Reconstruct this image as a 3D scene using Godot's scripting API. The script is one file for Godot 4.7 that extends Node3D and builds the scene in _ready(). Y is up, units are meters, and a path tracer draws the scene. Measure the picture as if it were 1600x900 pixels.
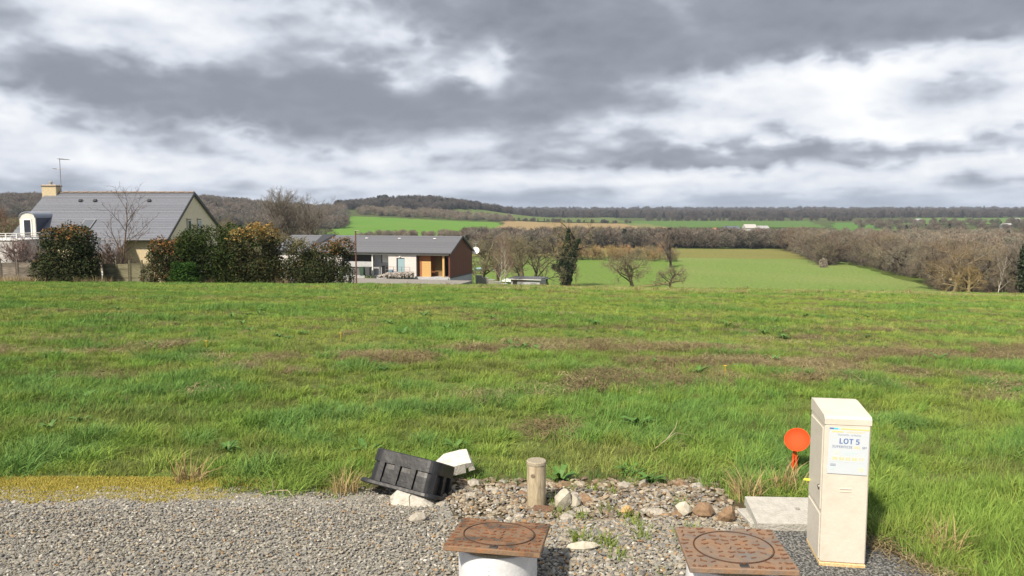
extends Node3D
# A building plot on the edge of a village: gravel and manholes in front, a meadow falling away, two houses, a wooded valley under a broken grey sky.

const EYE := 1.62
const EXPOSURE := 1.64
var rng := RandomNumberGenerator.new()
var taken := {}
var relief_maps := {}
var bump_noise := FastNoiseLite.new()
var lush_noise := FastNoiseLite.new()
var dry_noise := FastNoiseLite.new()
var soil_noise := FastNoiseLite.new()

# ---------------------------------------------------------------- mesh building
class MB:
	var v := PackedVector3Array()
	var n := PackedVector3Array()
	var c := PackedColorArray()
	var u := PackedVector2Array()
	var col := Color(1, 1, 1)
	func tri(a: Vector3, b: Vector3, d: Vector3) -> void:      # counter-clockwise seen from outside
		var k := (b - a).cross(d - a).normalized()
		v.append(a); v.append(d); v.append(b)
		for i in 3:
			n.append(k); c.append(col)
	func tri_n(a: Vector3, b: Vector3, d: Vector3, na: Vector3, nb: Vector3, nd: Vector3) -> void:
		v.append(a); v.append(d); v.append(b)
		n.append(na); n.append(nd); n.append(nb)
		for i in 3:
			c.append(col)
	func quad(a: Vector3, b: Vector3, d: Vector3, e: Vector3) -> void:
		tri(a, b, d); tri(a, d, e)
	func out(a: Vector3, b: Vector3, d: Vector3, from: Vector3) -> void:   # a triangle turned away from a point
		if (b - a).cross(d - a).dot((a + b + d) / 3.0 - from) < 0.0:
			tri(a, d, b)
		else:
			tri(a, b, d)
	func box(at: Vector3, size: Vector3, bevel := 0.0, turn := Basis.IDENTITY) -> void:
		var h := size * 0.5
		var e := minf(bevel, minf(h.x, minf(h.y, h.z)) * 0.9)
		if e <= 0.0:
			var p := []
			for i in 8:
				p.append(at + turn * Vector3(h.x if i & 1 else -h.x, h.y if i & 2 else -h.y, h.z if i & 4 else -h.z))
			for f in [[0, 1, 3, 2], [4, 5, 7, 6], [0, 1, 5, 4], [2, 3, 7, 6], [0, 2, 6, 4], [1, 3, 7, 5]]:
				out(p[f[0]], p[f[1]], p[f[2]], at); out(p[f[0]], p[f[2]], p[f[3]], at)
			return
		var q := []                                             # per corner: the vertex on its x, y and z face
		for i in 8:
			var s := Vector3(1 if i & 1 else -1, 1 if i & 2 else -1, 1 if i & 4 else -1)
			var k := h - Vector3(e, e, e)
			q.append([at + turn * (s * Vector3(h.x, k.y, k.z)), at + turn * (s * Vector3(k.x, h.y, k.z)), at + turn * (s * Vector3(k.x, k.y, h.z))])
		for f in [[0, 2, 6, 4, 0], [1, 3, 7, 5, 0], [0, 1, 5, 4, 1], [2, 3, 7, 6, 1], [0, 1, 3, 2, 2], [4, 5, 7, 6, 2]]:
			out(q[f[0]][f[4]], q[f[1]][f[4]], q[f[2]][f[4]], at); out(q[f[0]][f[4]], q[f[2]][f[4]], q[f[3]][f[4]], at)
		for i in 8:
			out(q[i][0], q[i][1], q[i][2], at)
			for b in 3:
				var j: int = i ^ (1 << b)
				if j > i:
					var o := [0, 1, 2]
					o.erase(b)
					out(q[i][o[0]], q[j][o[0]], q[j][o[1]], at); out(q[i][o[0]], q[j][o[1]], q[i][o[1]], at)
	func tube(pts: Array, rad: Array, sides := 6, caps := true) -> void:
		var rings := []
		var ref := Vector3(0.13, 0.31, 0.94)
		for i in pts.size():
			var t: Vector3 = ((pts[mini(i + 1, pts.size() - 1)] as Vector3) - (pts[maxi(i - 1, 0)] as Vector3)).normalized()
			if absf(t.dot(ref)) > 0.95:
				ref = Vector3(0.95, 0.2, 0.1)
			var a := t.cross(ref).normalized()
			var b := t.cross(a)
			var ring := []
			for s in sides:
				var w := TAU * s / sides
				ring.append(a * cos(w) + b * sin(w))
			rings.append(ring)
		for i in pts.size() - 1:
			for s in sides:
				var k := (s + 1) % sides
				var n0: Vector3 = rings[i][s]; var n1: Vector3 = rings[i][k]; var n2: Vector3 = rings[i + 1][k]; var n3: Vector3 = rings[i + 1][s]
				var a: Vector3 = pts[i] + n0 * rad[i]; var b: Vector3 = pts[i] + n1 * rad[i]; var d: Vector3 = pts[i + 1] + n2 * rad[i + 1]; var e: Vector3 = pts[i + 1] + n3 * rad[i + 1]
				tri_n(a, b, d, n0, n1, n2); tri_n(a, d, e, n0, n2, n3)
		if caps:
			for end in [0, pts.size() - 1]:
				var r0: Array = rings[end]
				for s in range(1, sides - 1):
					var from: Vector3 = pts[1] if end == 0 else pts[end - 1]
					out(pts[end] + r0[0] * rad[end], pts[end] + r0[s] * rad[end], pts[end] + r0[s + 1] * rad[end], from)
	func lathe(profile: Array, seg := 32, at := Vector3.ZERO, from := 0.0, to := TAU) -> void:   # profile of Vector2(radius, height), bottom to top on the outside
		for i in profile.size() - 1:
			var p: Vector2 = profile[i]; var q: Vector2 = profile[i + 1]
			var nn := Vector2(q.y - p.y, p.x - q.x).normalized()
			for s in seg:
				var w0 := from + (to - from) * s / seg; var w1 := from + (to - from) * (s + 1) / seg
				var d0 := Vector3(cos(w0), 0, -sin(w0)); var d1 := Vector3(cos(w1), 0, -sin(w1))
				var a := at + d0 * p.x + Vector3.UP * p.y; var b := at + d1 * p.x + Vector3.UP * p.y
				var d := at + d1 * q.x + Vector3.UP * q.y; var e := at + d0 * q.x + Vector3.UP * q.y
				var n0 := d0 * nn.x + Vector3.UP * nn.y; var n1 := d1 * nn.x + Vector3.UP * nn.y
				if p.x > 0.0001:
					tri_n(a, b, d, n0, n1, n1)
				if q.x > 0.0001:
					tri_n(a, d, e, n0, n1, n0)
	func prism(poly: Array, depth: Vector3) -> void:            # a polygon (Vector3s, convex) pushed along depth
		var mid := Vector3.ZERO
		for p in poly:
			mid += p
		mid = mid / poly.size() + depth * 0.5
		for i in range(1, poly.size() - 1):
			out(poly[0], poly[i], poly[i + 1], mid)
			out(poly[0] + depth, poly[i] + depth, poly[i + 1] + depth, mid)
		for i in poly.size():
			var a: Vector3 = poly[i]; var b: Vector3 = poly[(i + 1) % poly.size()]
			out(a, b, b + depth, mid); out(a, b + depth, a + depth, mid)
	func mesh(colored := false) -> ArrayMesh:
		var arr := []
		arr.resize(Mesh.ARRAY_MAX)
		arr[Mesh.ARRAY_VERTEX] = v
		arr[Mesh.ARRAY_NORMAL] = n
		if colored:
			arr[Mesh.ARRAY_COLOR] = c
		var m := ArrayMesh.new()
		if v.size():
			m.add_surface_from_arrays(Mesh.PRIMITIVE_TRIANGLES, arr)
		return m

# ---------------------------------------------------------------- naming and placing
func numbered(called: String) -> String:
	taken[called] = taken.get(called, -1) + 1
	return called if taken[called] == 0 else "%s_%03d" % [called, taken[called]]

func tag(o: Node3D, label: String, category: String, group := "", kind := "") -> Node3D:
	if label: o.set_meta("label", label)
	if category: o.set_meta("category", category)
	if group: o.set_meta("group", group)
	if kind: o.set_meta("kind", kind)
	return o

func thing(called: String, label: String, category: String, at := Vector3.ZERO, turn := 0.0, group := "") -> Node3D:
	var o := Node3D.new()
	o.name = numbered(called)
	add_child(o)
	o.position = at
	o.rotation.y = turn
	return tag(o, label, category, group)

func part(called: String, m: Mesh, material: Material, parent: Node3D, at := Vector3.ZERO, turn := Basis.IDENTITY) -> MeshInstance3D:
	var o := MeshInstance3D.new()
	o.name = called
	o.mesh = m
	o.material_override = material
	o.transform = Transform3D(turn, at)
	parent.add_child(o, true)
	return o

func single(called: String, m: Mesh, material: Material, label: String, category: String, at := Vector3.ZERO, turn := Basis.IDENTITY, group := "") -> MeshInstance3D:
	var o := MeshInstance3D.new()
	o.name = numbered(called)
	o.mesh = m
	o.material_override = material
	o.transform = Transform3D(turn, at)
	add_child(o)
	tag(o, label, category, group)
	return o

func structure(called: String, m: Mesh, material: Material) -> MeshInstance3D:
	var o := single(called, m, material, "", "")
	o.set_meta("kind", "structure")
	return o

func copy(o: Node3D, called: String, at: Vector3, turn: float, size: float, label := "", group := "") -> Node3D:
	var r: Node3D = o.duplicate()
	r.name = numbered(called)
	add_child(r)
	r.position = at
	r.rotation.y = turn
	r.scale = Vector3.ONE * size
	if label: r.set_meta("label", label)
	if group: r.set_meta("group", group)
	return r

func scatter(called: String, m: Mesh, material: Material, places: Array, tints: Array, label: String, category: String, parent: Node3D = null) -> void:
	if places.is_empty():
		return
	var mm := MultiMesh.new()
	mm.transform_format = MultiMesh.TRANSFORM_3D
	mm.use_colors = tints.size() > 0
	mm.mesh = m
	mm.instance_count = places.size()
	for i in places.size():
		mm.set_instance_transform(i, places[i])
		if tints.size():
			mm.set_instance_color(i, tints[i])
	var o := MultiMeshInstance3D.new()
	o.multimesh = mm
	o.material_override = material
	if parent:
		o.name = called
		parent.add_child(o, true)
		o.set_meta("kind", "stuff")
	else:
		o.name = numbered(called)
		add_child(o)
		tag(o, label, category, "", "stuff")

# ---------------------------------------------------------------- materials
func lin(r: float, g: float, b: float) -> Color:
	return Color(r, g, b).linear_to_srgb()

func flat(c: Color, rough := 0.9, metal := 0.0, spec := 0.5) -> StandardMaterial3D:
	var m := StandardMaterial3D.new()
	m.albedo_color = c
	m.roughness = rough
	m.metallic = metal
	m.metallic_specular = spec
	return m

func tinted(rough := 0.9, through := 0.0, spec := 0.5) -> StandardMaterial3D:
	var m := flat(Color.WHITE, rough, 0.0, spec)
	m.vertex_color_use_as_albedo = true
	if through > 0.0:
		m.backlight_enabled = true
		m.backlight = Color(through, through, through)
	return m

func noise_tex(freq: float, ramp: Array, octaves := 4, seed_ := 1, size := 512, as_normal := false, bump := 4.0) -> NoiseTexture2D:
	var f := FastNoiseLite.new()
	f.noise_type = FastNoiseLite.TYPE_SIMPLEX_SMOOTH
	f.frequency = freq
	f.fractal_octaves = octaves
	f.seed = seed_
	var t := NoiseTexture2D.new()
	t.width = size
	t.height = size
	t.seamless = true
	t.noise = f
	t.generate_mipmaps = false
	if as_normal:
		t.as_normal_map = true
		t.bump_strength = bump
	else:
		var g := Gradient.new()
		var offs := PackedFloat32Array(); var cols := PackedColorArray()
		for k in ramp:
			offs.append(k[0]); cols.append(k[1])
		g.offsets = offs
		g.colors = cols
		t.color_ramp = g
	return t

# a material whose colour varies by a ramp of real tones, with fine relief; scale in repeats per metre
func grained(ramp: Array, per_metre: float, freq: float, rough := 0.9, relief := 0.0, seed_ := 1, world := false, stretch := Vector3.ONE, spec := 0.4) -> StandardMaterial3D:
	var m := flat(Color.WHITE, rough, 0.0, spec)
	m.albedo_texture = noise_tex(freq, ramp, 5, seed_, 256)
	m.uv1_triplanar = true
	m.uv1_world_triplanar = world
	m.uv1_scale = stretch * per_metre
	if relief > 0.0:
		m.normal_enabled = true
		var key := snappedf(freq * 2.0, 0.02)                      # relief maps are shared
		if not relief_maps.has(key):
			relief_maps[key] = noise_tex(key, [], 4, 7, 512, true, 8.0)
		m.normal_texture = relief_maps[key]
		m.normal_scale = relief
	return m

# ---------------------------------------------------------------- the lie of the land
const PROFILE := [[55.0, -3.514], [70.0, -5.1], [90.0, -6.8], [120.0, -10.3], [150.0, -12.0], [200.0, -12.9], [260.0, -13.3], [400.0, -13.6], [700.0, -11.5], [1000.0, -8.0], [1400.0, -3.0], [2000.0, 3.0], [3000.0, 12.0], [6000.0, 20.0], [9000.0, 20.0]]

func profile(D: float) -> float:
	if D <= 4.0:
		return 0.0
	if D <= 55.0:
		var d := D - 4.0
		return -(0.0309 * d + 0.000745 * d * d)
	for i in PROFILE.size() - 1:
		if D <= PROFILE[i + 1][0]:
			var x0: float = PROFILE[i][0]; var x1: float = PROFILE[i + 1][0]
			var y0: float = PROFILE[i][1]; var y1: float = PROFILE[i + 1][1]
			var t0: float = -0.107 if i == 0 else (y1 - PROFILE[i - 1][1]) / (x1 - PROFILE[i - 1][0])
			var t1: float = 0.0 if i + 2 >= PROFILE.size() else (PROFILE[i + 2][1] - y0) / (PROFILE[i + 2][0] - x0)
			var t := (D - x0) / (x1 - x0); var w := x1 - x0
			return y0 * (2 * t * t * t - 3 * t * t + 1) + t0 * w * (t * t * t - 2 * t * t + t) + y1 * (-2 * t * t * t + 3 * t * t) + t1 * w * (t * t * t - t * t)
	return 20.0

func hill(x: float, D: float, cx: float, cd: float, left: float, right: float, deep: float, high: float) -> float:
	var a := (x - cx) / (left if x < cx else right)
	var b := (D - cd) / deep
	return high * exp(-0.5 * (a * a + b * b))

func ground(x: float, z: float) -> float:
	var D := -z
	var h := profile(D)
	if x > 0.0:
		h -= 0.017 * minf(x, 110.0) * smoothstep(4.0, 14.0, D) * (1.0 - 0.75 * smoothstep(150.0, 400.0, D))
	else:
		h += 0.006 * minf(-x, 60.0) * smoothstep(6.0, 20.0, D) * (1.0 - smoothstep(80.0, 200.0, D))
	if D > 400.0:
		h += hill(x, D, -440.0, 900.0, 420.0, 150.0, 190.0, 27.0) + hill(x, D, -140.0, 1150.0, 80.0, 95.0, 140.0, 24.0)
		h += 6.0 * bump_noise.get_noise_2d(x * 0.02, z * 0.02) * smoothstep(900.0, 2200.0, D)
	elif D > 4.4 and D < 80.0:
		h += 0.07 * bump_noise.get_noise_2d(x, z) * smoothstep(4.4, 6.0, D)
	return h

func on_ground(x: float, z: float, lift := 0.0) -> Vector3:
	return Vector3(x, ground(x, z) + lift, z)

# ---------------------------------------------------------------- sky
# clouds by bearing and height in degrees: [bearing, height, half width, half height, brightness]
const CLOUDS := [
	[-24.0, 13.2, 8.0, 3.2, 0.75], [-8.6, 12.2, 3.2, 2.2, 0.55], [-2.2, 10.8, 2.0, 1.6, 0.75], [-34.5, 7.0, 3.0, 2.0, 0.7], [-29.5, 5.8, 4.0, 2.0, 0.35], [-20.0, 6.1, 3.0, 0.8, 0.6],
	[17.5, 8.2, 8.5, 2.5, 1.15], [24.0, 8.6, 5.0, 2.0, 0.7], [10.5, 14.2, 2.6, 2.2, 0.35], [33.0, 6.6, 4.0, 2.2, 1.1], [30.0, 9.8, 5.5, 0.9, 0.8], [23.0, 6.1, 4.0, 1.1, 0.6], [14.0, 2.6, 13.0, 0.9, 0.7], [31.0, 3.3, 4.5, 1.0, 0.75], [-9.0, 3.6, 11.0, 1.4, 0.35], [-28.0, 3.4, 9.0, 1.8, 0.35], [-16.0, 2.0, 14.0, 1.0, 0.4],
	[26.0, 14.0, 15.0, 3.1, -1.1], [5.0, 13.0, 5.0, 4.5, -0.85], [-4.0, 14.8, 5.5, 2.6, -0.6], [13.0, 11.2, 5.0, 1.7, -0.7], [-18.0, 7.7, 13.0, 1.9, -0.85], [-12.5, 9.4, 7.0, 2.0, -0.55], [-30.0, 8.8, 8.0, 1.3, -0.45], [-35.0, 14.2, 3.0, 2.2, -0.35], [0.0, 8.6, 5.0, 1.6, -0.45], [28.0, 7.8, 5.0, 1.1, -0.7], [16.5, 4.3, 10.0, 0.8, -0.6], [31.5, 4.7, 6.0, 0.65, -0.7], [0.0, 5.4, 9.0, 1.2, -0.2]]
var cloud_noise := FastNoiseLite.new()
var wisp_noise := FastNoiseLite.new()
var billow_noise := FastNoiseLite.new()
var ramp_at := [-1.1, -0.45, 0.0, 0.4, 0.95]
var ramp_to := [Vector3(0.225, 0.252, 0.30), Vector3(0.325, 0.355, 0.415), Vector3(0.475, 0.512, 0.58), Vector3(0.72, 0.76, 0.84), Vector3(1.0, 1.01, 1.02)]

# how thick the cloud is in a direction
func cloud_mass(az: float, el: float) -> float:
	var a := deg_to_rad(az); var e := deg_to_rad(el)
	var far := 1.0 / (sin(e) + 0.10)
	var p := Vector2(sin(a) * cos(e) * far, cos(a) * cos(e) * far)
	var big := cloud_noise.get_noise_2d(p.x * 42.0, p.y * 42.0)
	var fine := wisp_noise.get_noise_2d(az, el * 2.3)
	var squeeze := 1.0 + 1.2 / (1.0 + 0.25 * el)                # heads flatten towards the horizon
	var raw := billow_noise.get_noise_2d(az * 0.62, el * 1.05 * squeeze)
	var lump := 2.7 * sqrt(raw * raw + 0.012) - 0.72
	var known := 0.0
	var inside := (1.0 - smoothstep(34.0, 46.0, absf(az))) * (1.0 - smoothstep(15.0, 22.0, el))
	if inside > 0.0:
		var warp_a := az + 1.4 * big + 1.7 * fine + 0.7 * lump; var warp_e := el + 0.85 * fine + 0.4 * big + 0.5 * lump
		for k in CLOUDS:
			var u: float = (warp_a - k[0]) / k[2]; var w: float = (warp_e - k[1]) / k[3]
			var q := u * u + w * w
			if q < 3.0:
				known += k[4] * (1.0 - smoothstep(0.2, 1.7, sqrt(q)))
	return -tanh((known * inside * 1.1 + big * (1.8 - 1.0 * inside) + fine * 0.4) * 1.25) * 0.86 + 0.12 * lump - 0.25 * fine

func cloud_colour(az: float, el: float) -> Color:
	var m := cloud_mass(az, el)
	var above := cloud_mass(az - 0.10, el + 0.20 + el * 0.012)
	var s := -m + clampf((m - above) * 1.1, -0.25, 0.38) + 0.05        # heads catch the light, bases keep grey
	s = clampf(s, -1.1, 0.95)
	var i := 0
	while i < 3 and s > ramp_at[i + 1]:
		i += 1
	var t: float = (s - ramp_at[i]) / (ramp_at[i + 1] - ramp_at[i])
	var c: Vector3 = (ramp_to[i] as Vector3).lerp(ramp_to[i + 1], clampf(t, 0, 1))
	var low := 1.0 - smoothstep(0.0, 3.2, el)                  # the long air path near the horizon is bluer and evens the clouds out
	c = c.lerp(Vector3(0.52, 0.60, 0.74), low * 0.45)
	return Color(c.x, c.y, c.z)

func bearing(u: float) -> float:                                 # the picture's left and right ends meet straight ahead
	return (u if u < 0.5 else u - 1.0) * 360.0

func make_sky() -> Image:
	cloud_noise.noise_type = FastNoiseLite.TYPE_SIMPLEX_SMOOTH
	cloud_noise.fractal_octaves = 5
	cloud_noise.frequency = 0.011
	cloud_noise.seed = 12
	wisp_noise.noise_type = FastNoiseLite.TYPE_SIMPLEX_SMOOTH
	wisp_noise.fractal_octaves = 6
	wisp_noise.frequency = 0.11
	wisp_noise.seed = 5
	billow_noise.noise_type = FastNoiseLite.TYPE_SIMPLEX_SMOOTH
	billow_noise.fractal_octaves = 6
	billow_noise.fractal_gain = 0.5
	billow_noise.frequency = 0.30
	billow_noise.seed = 23
	var W := 4096; var H := 2048
	var sky := Image.create(W, H, false, Image.FORMAT_RGBAF)
	sky.fill(Color(0.16, 0.18, 0.14))
	var coarse := Image.create(W / 8, H / 16, false, Image.FORMAT_RGBAF)      # high sky, seen by nobody directly: a coarser sampling of the same clouds
	for y in H / 16:
		for x in W / 8:
			coarse.set_pixel(x, y, cloud_colour(bearing((x + 0.5) / (W / 8.0)), 90.0 - (y + 0.5) / (H / 16.0) * 90.0))
	coarse.resize(W, H / 2, Image.INTERPOLATE_BILINEAR)
	sky.blit_rect(coarse, Rect2i(0, 0, W, H / 2), Vector2i.ZERO)
	var first := int(H / 2.0 - 19.0 / 180.0 * H)
	var left := int(W * (0.5 - 42.0 / 360.0)); var right := int(W * (0.5 + 42.0 / 360.0))
	for y in range(first, H / 2):
		for x in range(left, right):
			var px := (x + W / 2) % W
			sky.set_pixel(px, y, cloud_colour(bearing((px + 0.5) / W), 90.0 - (y + 0.5) / H * 180.0))
	return sky

func _ready() -> void:
	rng.seed = 7
	for k in [[bump_noise, 0.35, 3], [lush_noise, 0.16, 31], [dry_noise, 0.22, 57], [soil_noise, 0.30, 91]]:
		k[0].noise_type = FastNoiseLite.TYPE_SIMPLEX_SMOOTH
		k[0].frequency = k[1]
		k[0].seed = k[2]
		k[0].fractal_octaves = 4
	# camera
	var cam := Camera3D.new()
	cam.name = "camera"
	cam.fov = 40.86
	cam.near = 0.05
	cam.far = 20000.0
	add_child(cam)
	cam.position = Vector3(0, EYE, 0)
	cam.rotation_degrees = Vector3(-5.4, 0, 0)
	cam.current = true
	# sky
	var env := Environment.new()
	env.background_mode = Environment.BG_SKY
	var pano := PanoramaSkyMaterial.new()
	pano.panorama = ImageTexture.create_from_image(make_sky())
	var sk := Sky.new()
	sk.sky_material = pano
	env.sky = sk
	env.background_energy_multiplier = 0.625
	env.tonemap_mode = Environment.TONE_MAPPER_LINEAR
	env.tonemap_exposure = EXPOSURE
	env.fog_enabled = true                                       # the damp air of the valley
	env.fog_density = 0.00012
	env.fog_light_color = Color(0.80, 0.86, 0.95)
	env.sdfgi_enabled = true
	env.ssao_enabled = true
	env.ssil_enabled = true
	var we := WorldEnvironment.new()
	we.name = "environment"
	we.environment = env
	add_child(we)
	# sun, behind the camera on the left
	var sun := DirectionalLight3D.new()
	sun.name = "sun"
	sun.light_energy = 1.3
	sun.light_color = Color(1.0, 0.95, 0.87)
	sun.light_angular_distance = 3.0
	sun.shadow_enabled = true
	add_child(sun)
	var az := deg_to_rad(34.0); var el := deg_to_rad(44.0)
	sun.look_at_from_position(Vector3.ZERO, Vector3(sin(az) * cos(el), -sin(el), -cos(az) * cos(el)))
	build_land()
	build_front_ground()
	build_grass()
	build_front_things()
	build_fence_and_shrubs()
	build_house()
	build_long_house()
	build_trees()
	build_far()

# ---------------------------------------------------------------- land
func mix3(a: Color, b: Color, t: float) -> Color:
	return a.lerp(b, clampf(t, 0.0, 1.0))

func land_colour(x: float, D: float) -> Color:
	var n := lush_noise.get_noise_2d(x * 0.5, D * 0.5)
	if D < 4.5:
		return mix3(Color(0.17, 0.14, 0.10), Color(0.13, 0.10, 0.07), n + 0.5)
	if D < 75.0:
		var s := soil_noise.get_noise_2d(x * 0.5, D * 1.8)
		return mix3(mix3(Color(0.13, 0.175, 0.05), Color(0.17, 0.195, 0.065), n + 0.5), Color(0.15, 0.125, 0.07), s * 1.5)
	if D < 420.0:
		return mix3(Color(0.10, 0.16, 0.03), Color(0.15, 0.17, 0.05), n + 0.4)
	return mix3(Color(0.12, 0.13, 0.06), Color(0.10, 0.15, 0.045), n + 0.5)

func build_land() -> void:
	var rows := PackedFloat32Array()
	var d := -12.0
	while d < 7800.0:
		rows.append(d)
		d += 0.35 if d < 12.0 else (0.8 if d < 55.0 else d * 0.022)
	var cols := 170
	var v := PackedVector3Array(); var n := PackedVector3Array(); var c := PackedColorArray(); var idx := PackedInt32Array()
	for D in rows:
		var w := maxf(14.0, absf(D) * 1.25 + 6.0)
		for i in cols + 1:
			var u := i * 2.0 / cols - 1.0
			var x := u * w
			v.append(on_ground(x, -D))
			var e := maxf(0.3, D * 0.01)
			n.append(Vector3(ground(x - e, -D) - ground(x + e, -D), 2.0 * e, ground(x, -D - e) - ground(x, -D + e)).normalized())
			c.append(land_colour(x, D))
	for r in rows.size() - 1:
		for i in cols:
			var a := r * (cols + 1) + i
			var b := a + cols + 1
			idx.append_array([a, b, a + 1, a + 1, b, b + 1])
	var arr := []
	arr.resize(Mesh.ARRAY_MAX)
	arr[Mesh.ARRAY_VERTEX] = v; arr[Mesh.ARRAY_NORMAL] = n; arr[Mesh.ARRAY_COLOR] = c; arr[Mesh.ARRAY_INDEX] = idx
	var m := ArrayMesh.new()
	m.add_surface_from_arrays(Mesh.PRIMITIVE_TRIANGLES, arr)
	var mat := tinted(1.0, 0.0, 0.2)
	mat.albedo_texture = noise_tex(0.02, [[0.0, Color(0.62, 0.6, 0.55)], [0.5, Color(0.85, 0.86, 0.82)], [1.0, Color(1, 1, 0.98)]], 6, 4, 1024)
	mat.uv1_triplanar = true
	mat.uv1_world_triplanar = true
	mat.uv1_scale = Vector3.ONE * 0.35
	structure("ground", m, mat)

# a field laid on the land: four corners as (x, distance), in turn
func field(called: String, p: Array, lift: float, tone: Color, other: Color, stripe := 0.0) -> void:
	var nx := 40; var ny := 24
	var v := PackedVector3Array(); var nn := PackedVector3Array(); var c := PackedColorArray(); var idx := PackedInt32Array()
	for j in ny + 1:
		for i in nx + 1:
			var q: Vector2 = (p[0] as Vector2).lerp(p[1], i / float(nx)).lerp((p[3] as Vector2).lerp(p[2], i / float(nx)), j / float(ny))
			var edge := minf(minf(i, nx - i), minf(j, ny - j))
			if edge < 1.0:
				q += Vector2(lush_noise.get_noise_2d(q.x * 0.3, q.y * 0.3), lush_noise.get_noise_2d(q.y * 0.3, q.x * 0.3)) * 0.012 * q.y
			v.append(on_ground(q.x, -q.y, lift))
			var e := 4.0
			nn.append(Vector3(ground(q.x - e, -q.y) - ground(q.x + e, -q.y), 2.0 * e, ground(q.x, -q.y - e) - ground(q.x, -q.y + e)).normalized())
			var t := 0.5 + 0.7 * lush_noise.get_noise_2d(q.x * 0.12, q.y * 0.12) + stripe * sin(q.x * 0.9 + q.y * 0.15)
			c.append(mix3(tone, other, t))
	for j in ny:
		for i in nx:
			var a := j * (nx + 1) + i
			var b := a + nx + 1
			idx.append_array([a, b, a + 1, a + 1, b, b + 1])
	var arr := []
	arr.resize(Mesh.ARRAY_MAX)
	arr[Mesh.ARRAY_VERTEX] = v; arr[Mesh.ARRAY_NORMAL] = nn; arr[Mesh.ARRAY_COLOR] = c; arr[Mesh.ARRAY_INDEX] = idx
	var m := ArrayMesh.new()
	m.add_surface_from_arrays(Mesh.PRIMITIVE_TRIANGLES, arr)
	var mat := tinted(1.0, 0.0, 0.2)
	mat.albedo_texture = noise_tex(0.03, [[0.0, Color(0.66, 0.68, 0.62)], [0.5, Color(0.9, 0.9, 0.86)], [1.0, Color(1, 1, 1)]], 6, 9, 512)
	mat.uv1_triplanar = true
	mat.uv1_world_triplanar = true
	mat.uv1_scale = Vector3.ONE * 0.06
	structure(called, m, mat)

# ---------------------------------------------------------------- gravel, asphalt, stones
func rock_mesh(seed_: int, squash: Vector3, rough := 0.22) -> ArrayMesh:
	var r := RandomNumberGenerator.new()
	r.seed = seed_
	var pts := [Vector3.RIGHT, Vector3.LEFT, Vector3.UP, Vector3.DOWN, Vector3.BACK, Vector3.FORWARD]
	var faces := [[0, 2, 4], [4, 2, 1], [1, 2, 5], [5, 2, 0], [4, 3, 0], [1, 3, 4], [5, 3, 1], [0, 3, 5]]
	var mids := {}
	var fine := []
	for f in faces:
		var m := []
		for k in 3:
			var a: int = f[k]; var b: int = f[(k + 1) % 3]
			var key := mini(a, b) * 100 + maxi(a, b)
			if not mids.has(key):
				mids[key] = pts.size()
				pts.append(((pts[a] as Vector3) + pts[b]).normalized())
			m.append(mids[key])
		fine.append_array([[f[0], m[0], m[2]], [m[0], f[1], m[1]], [m[2], m[1], f[2]], [m[0], m[1], m[2]]])
	for i in pts.size():
		pts[i] = (pts[i] as Vector3) * (1.0 + r.randf_range(-rough, rough)) * squash
	var mb := MB.new()
	for f in fine:
		mb.out(pts[f[0]], pts[f[1]], pts[f[2]], Vector3.ZERO)
	return mb.mesh()

func stone_tint(r: RandomNumberGenerator, warm: float) -> Color:
	var k := r.randf()
	var s := r.randf_range(0.75, 1.2)
	if k < 0.10:
		return Color(0.58, 0.57, 0.53) * s
	if k < 0.10 + 0.07 * warm:
		return Color(0.42, 0.27, 0.14) * s
	if k < 0.30 + 0.25 * warm:
		return Color(0.42, 0.38, 0.31) * s
	if k < 0.80:
		return Color(0.355, 0.345, 0.32) * s
	return Color(0.24, 0.24, 0.235) * s

func grass_edge(x: float) -> float:                              # where the gravel ends and the meadow begins
	var e := 4.30 + 0.10 * bump_noise.get_noise_2d(x * 4.0, 3.0) + 0.05 * bump_noise.get_noise_2d(x * 14.0, 9.0)
	if x > -0.45 and x < 1.3:
		e += 0.25 * smoothstep(-0.45, -0.2, x) * (1.0 - smoothstep(1.0, 1.3, x))
	if x > 1.25:
		e = lerpf(e, 3.88, smoothstep(1.25, 1.45, x))
	if x > 1.68:
		e = minf(e, 3.88 - (x - 1.68) * 2.6)
	return e

func turf_edge(x: float) -> float:                               # the moss strip keeps the grass farther off on the left
	return grass_edge(x) + 0.30 * (1.0 - smoothstep(-2.4, -1.5, x))

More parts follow.
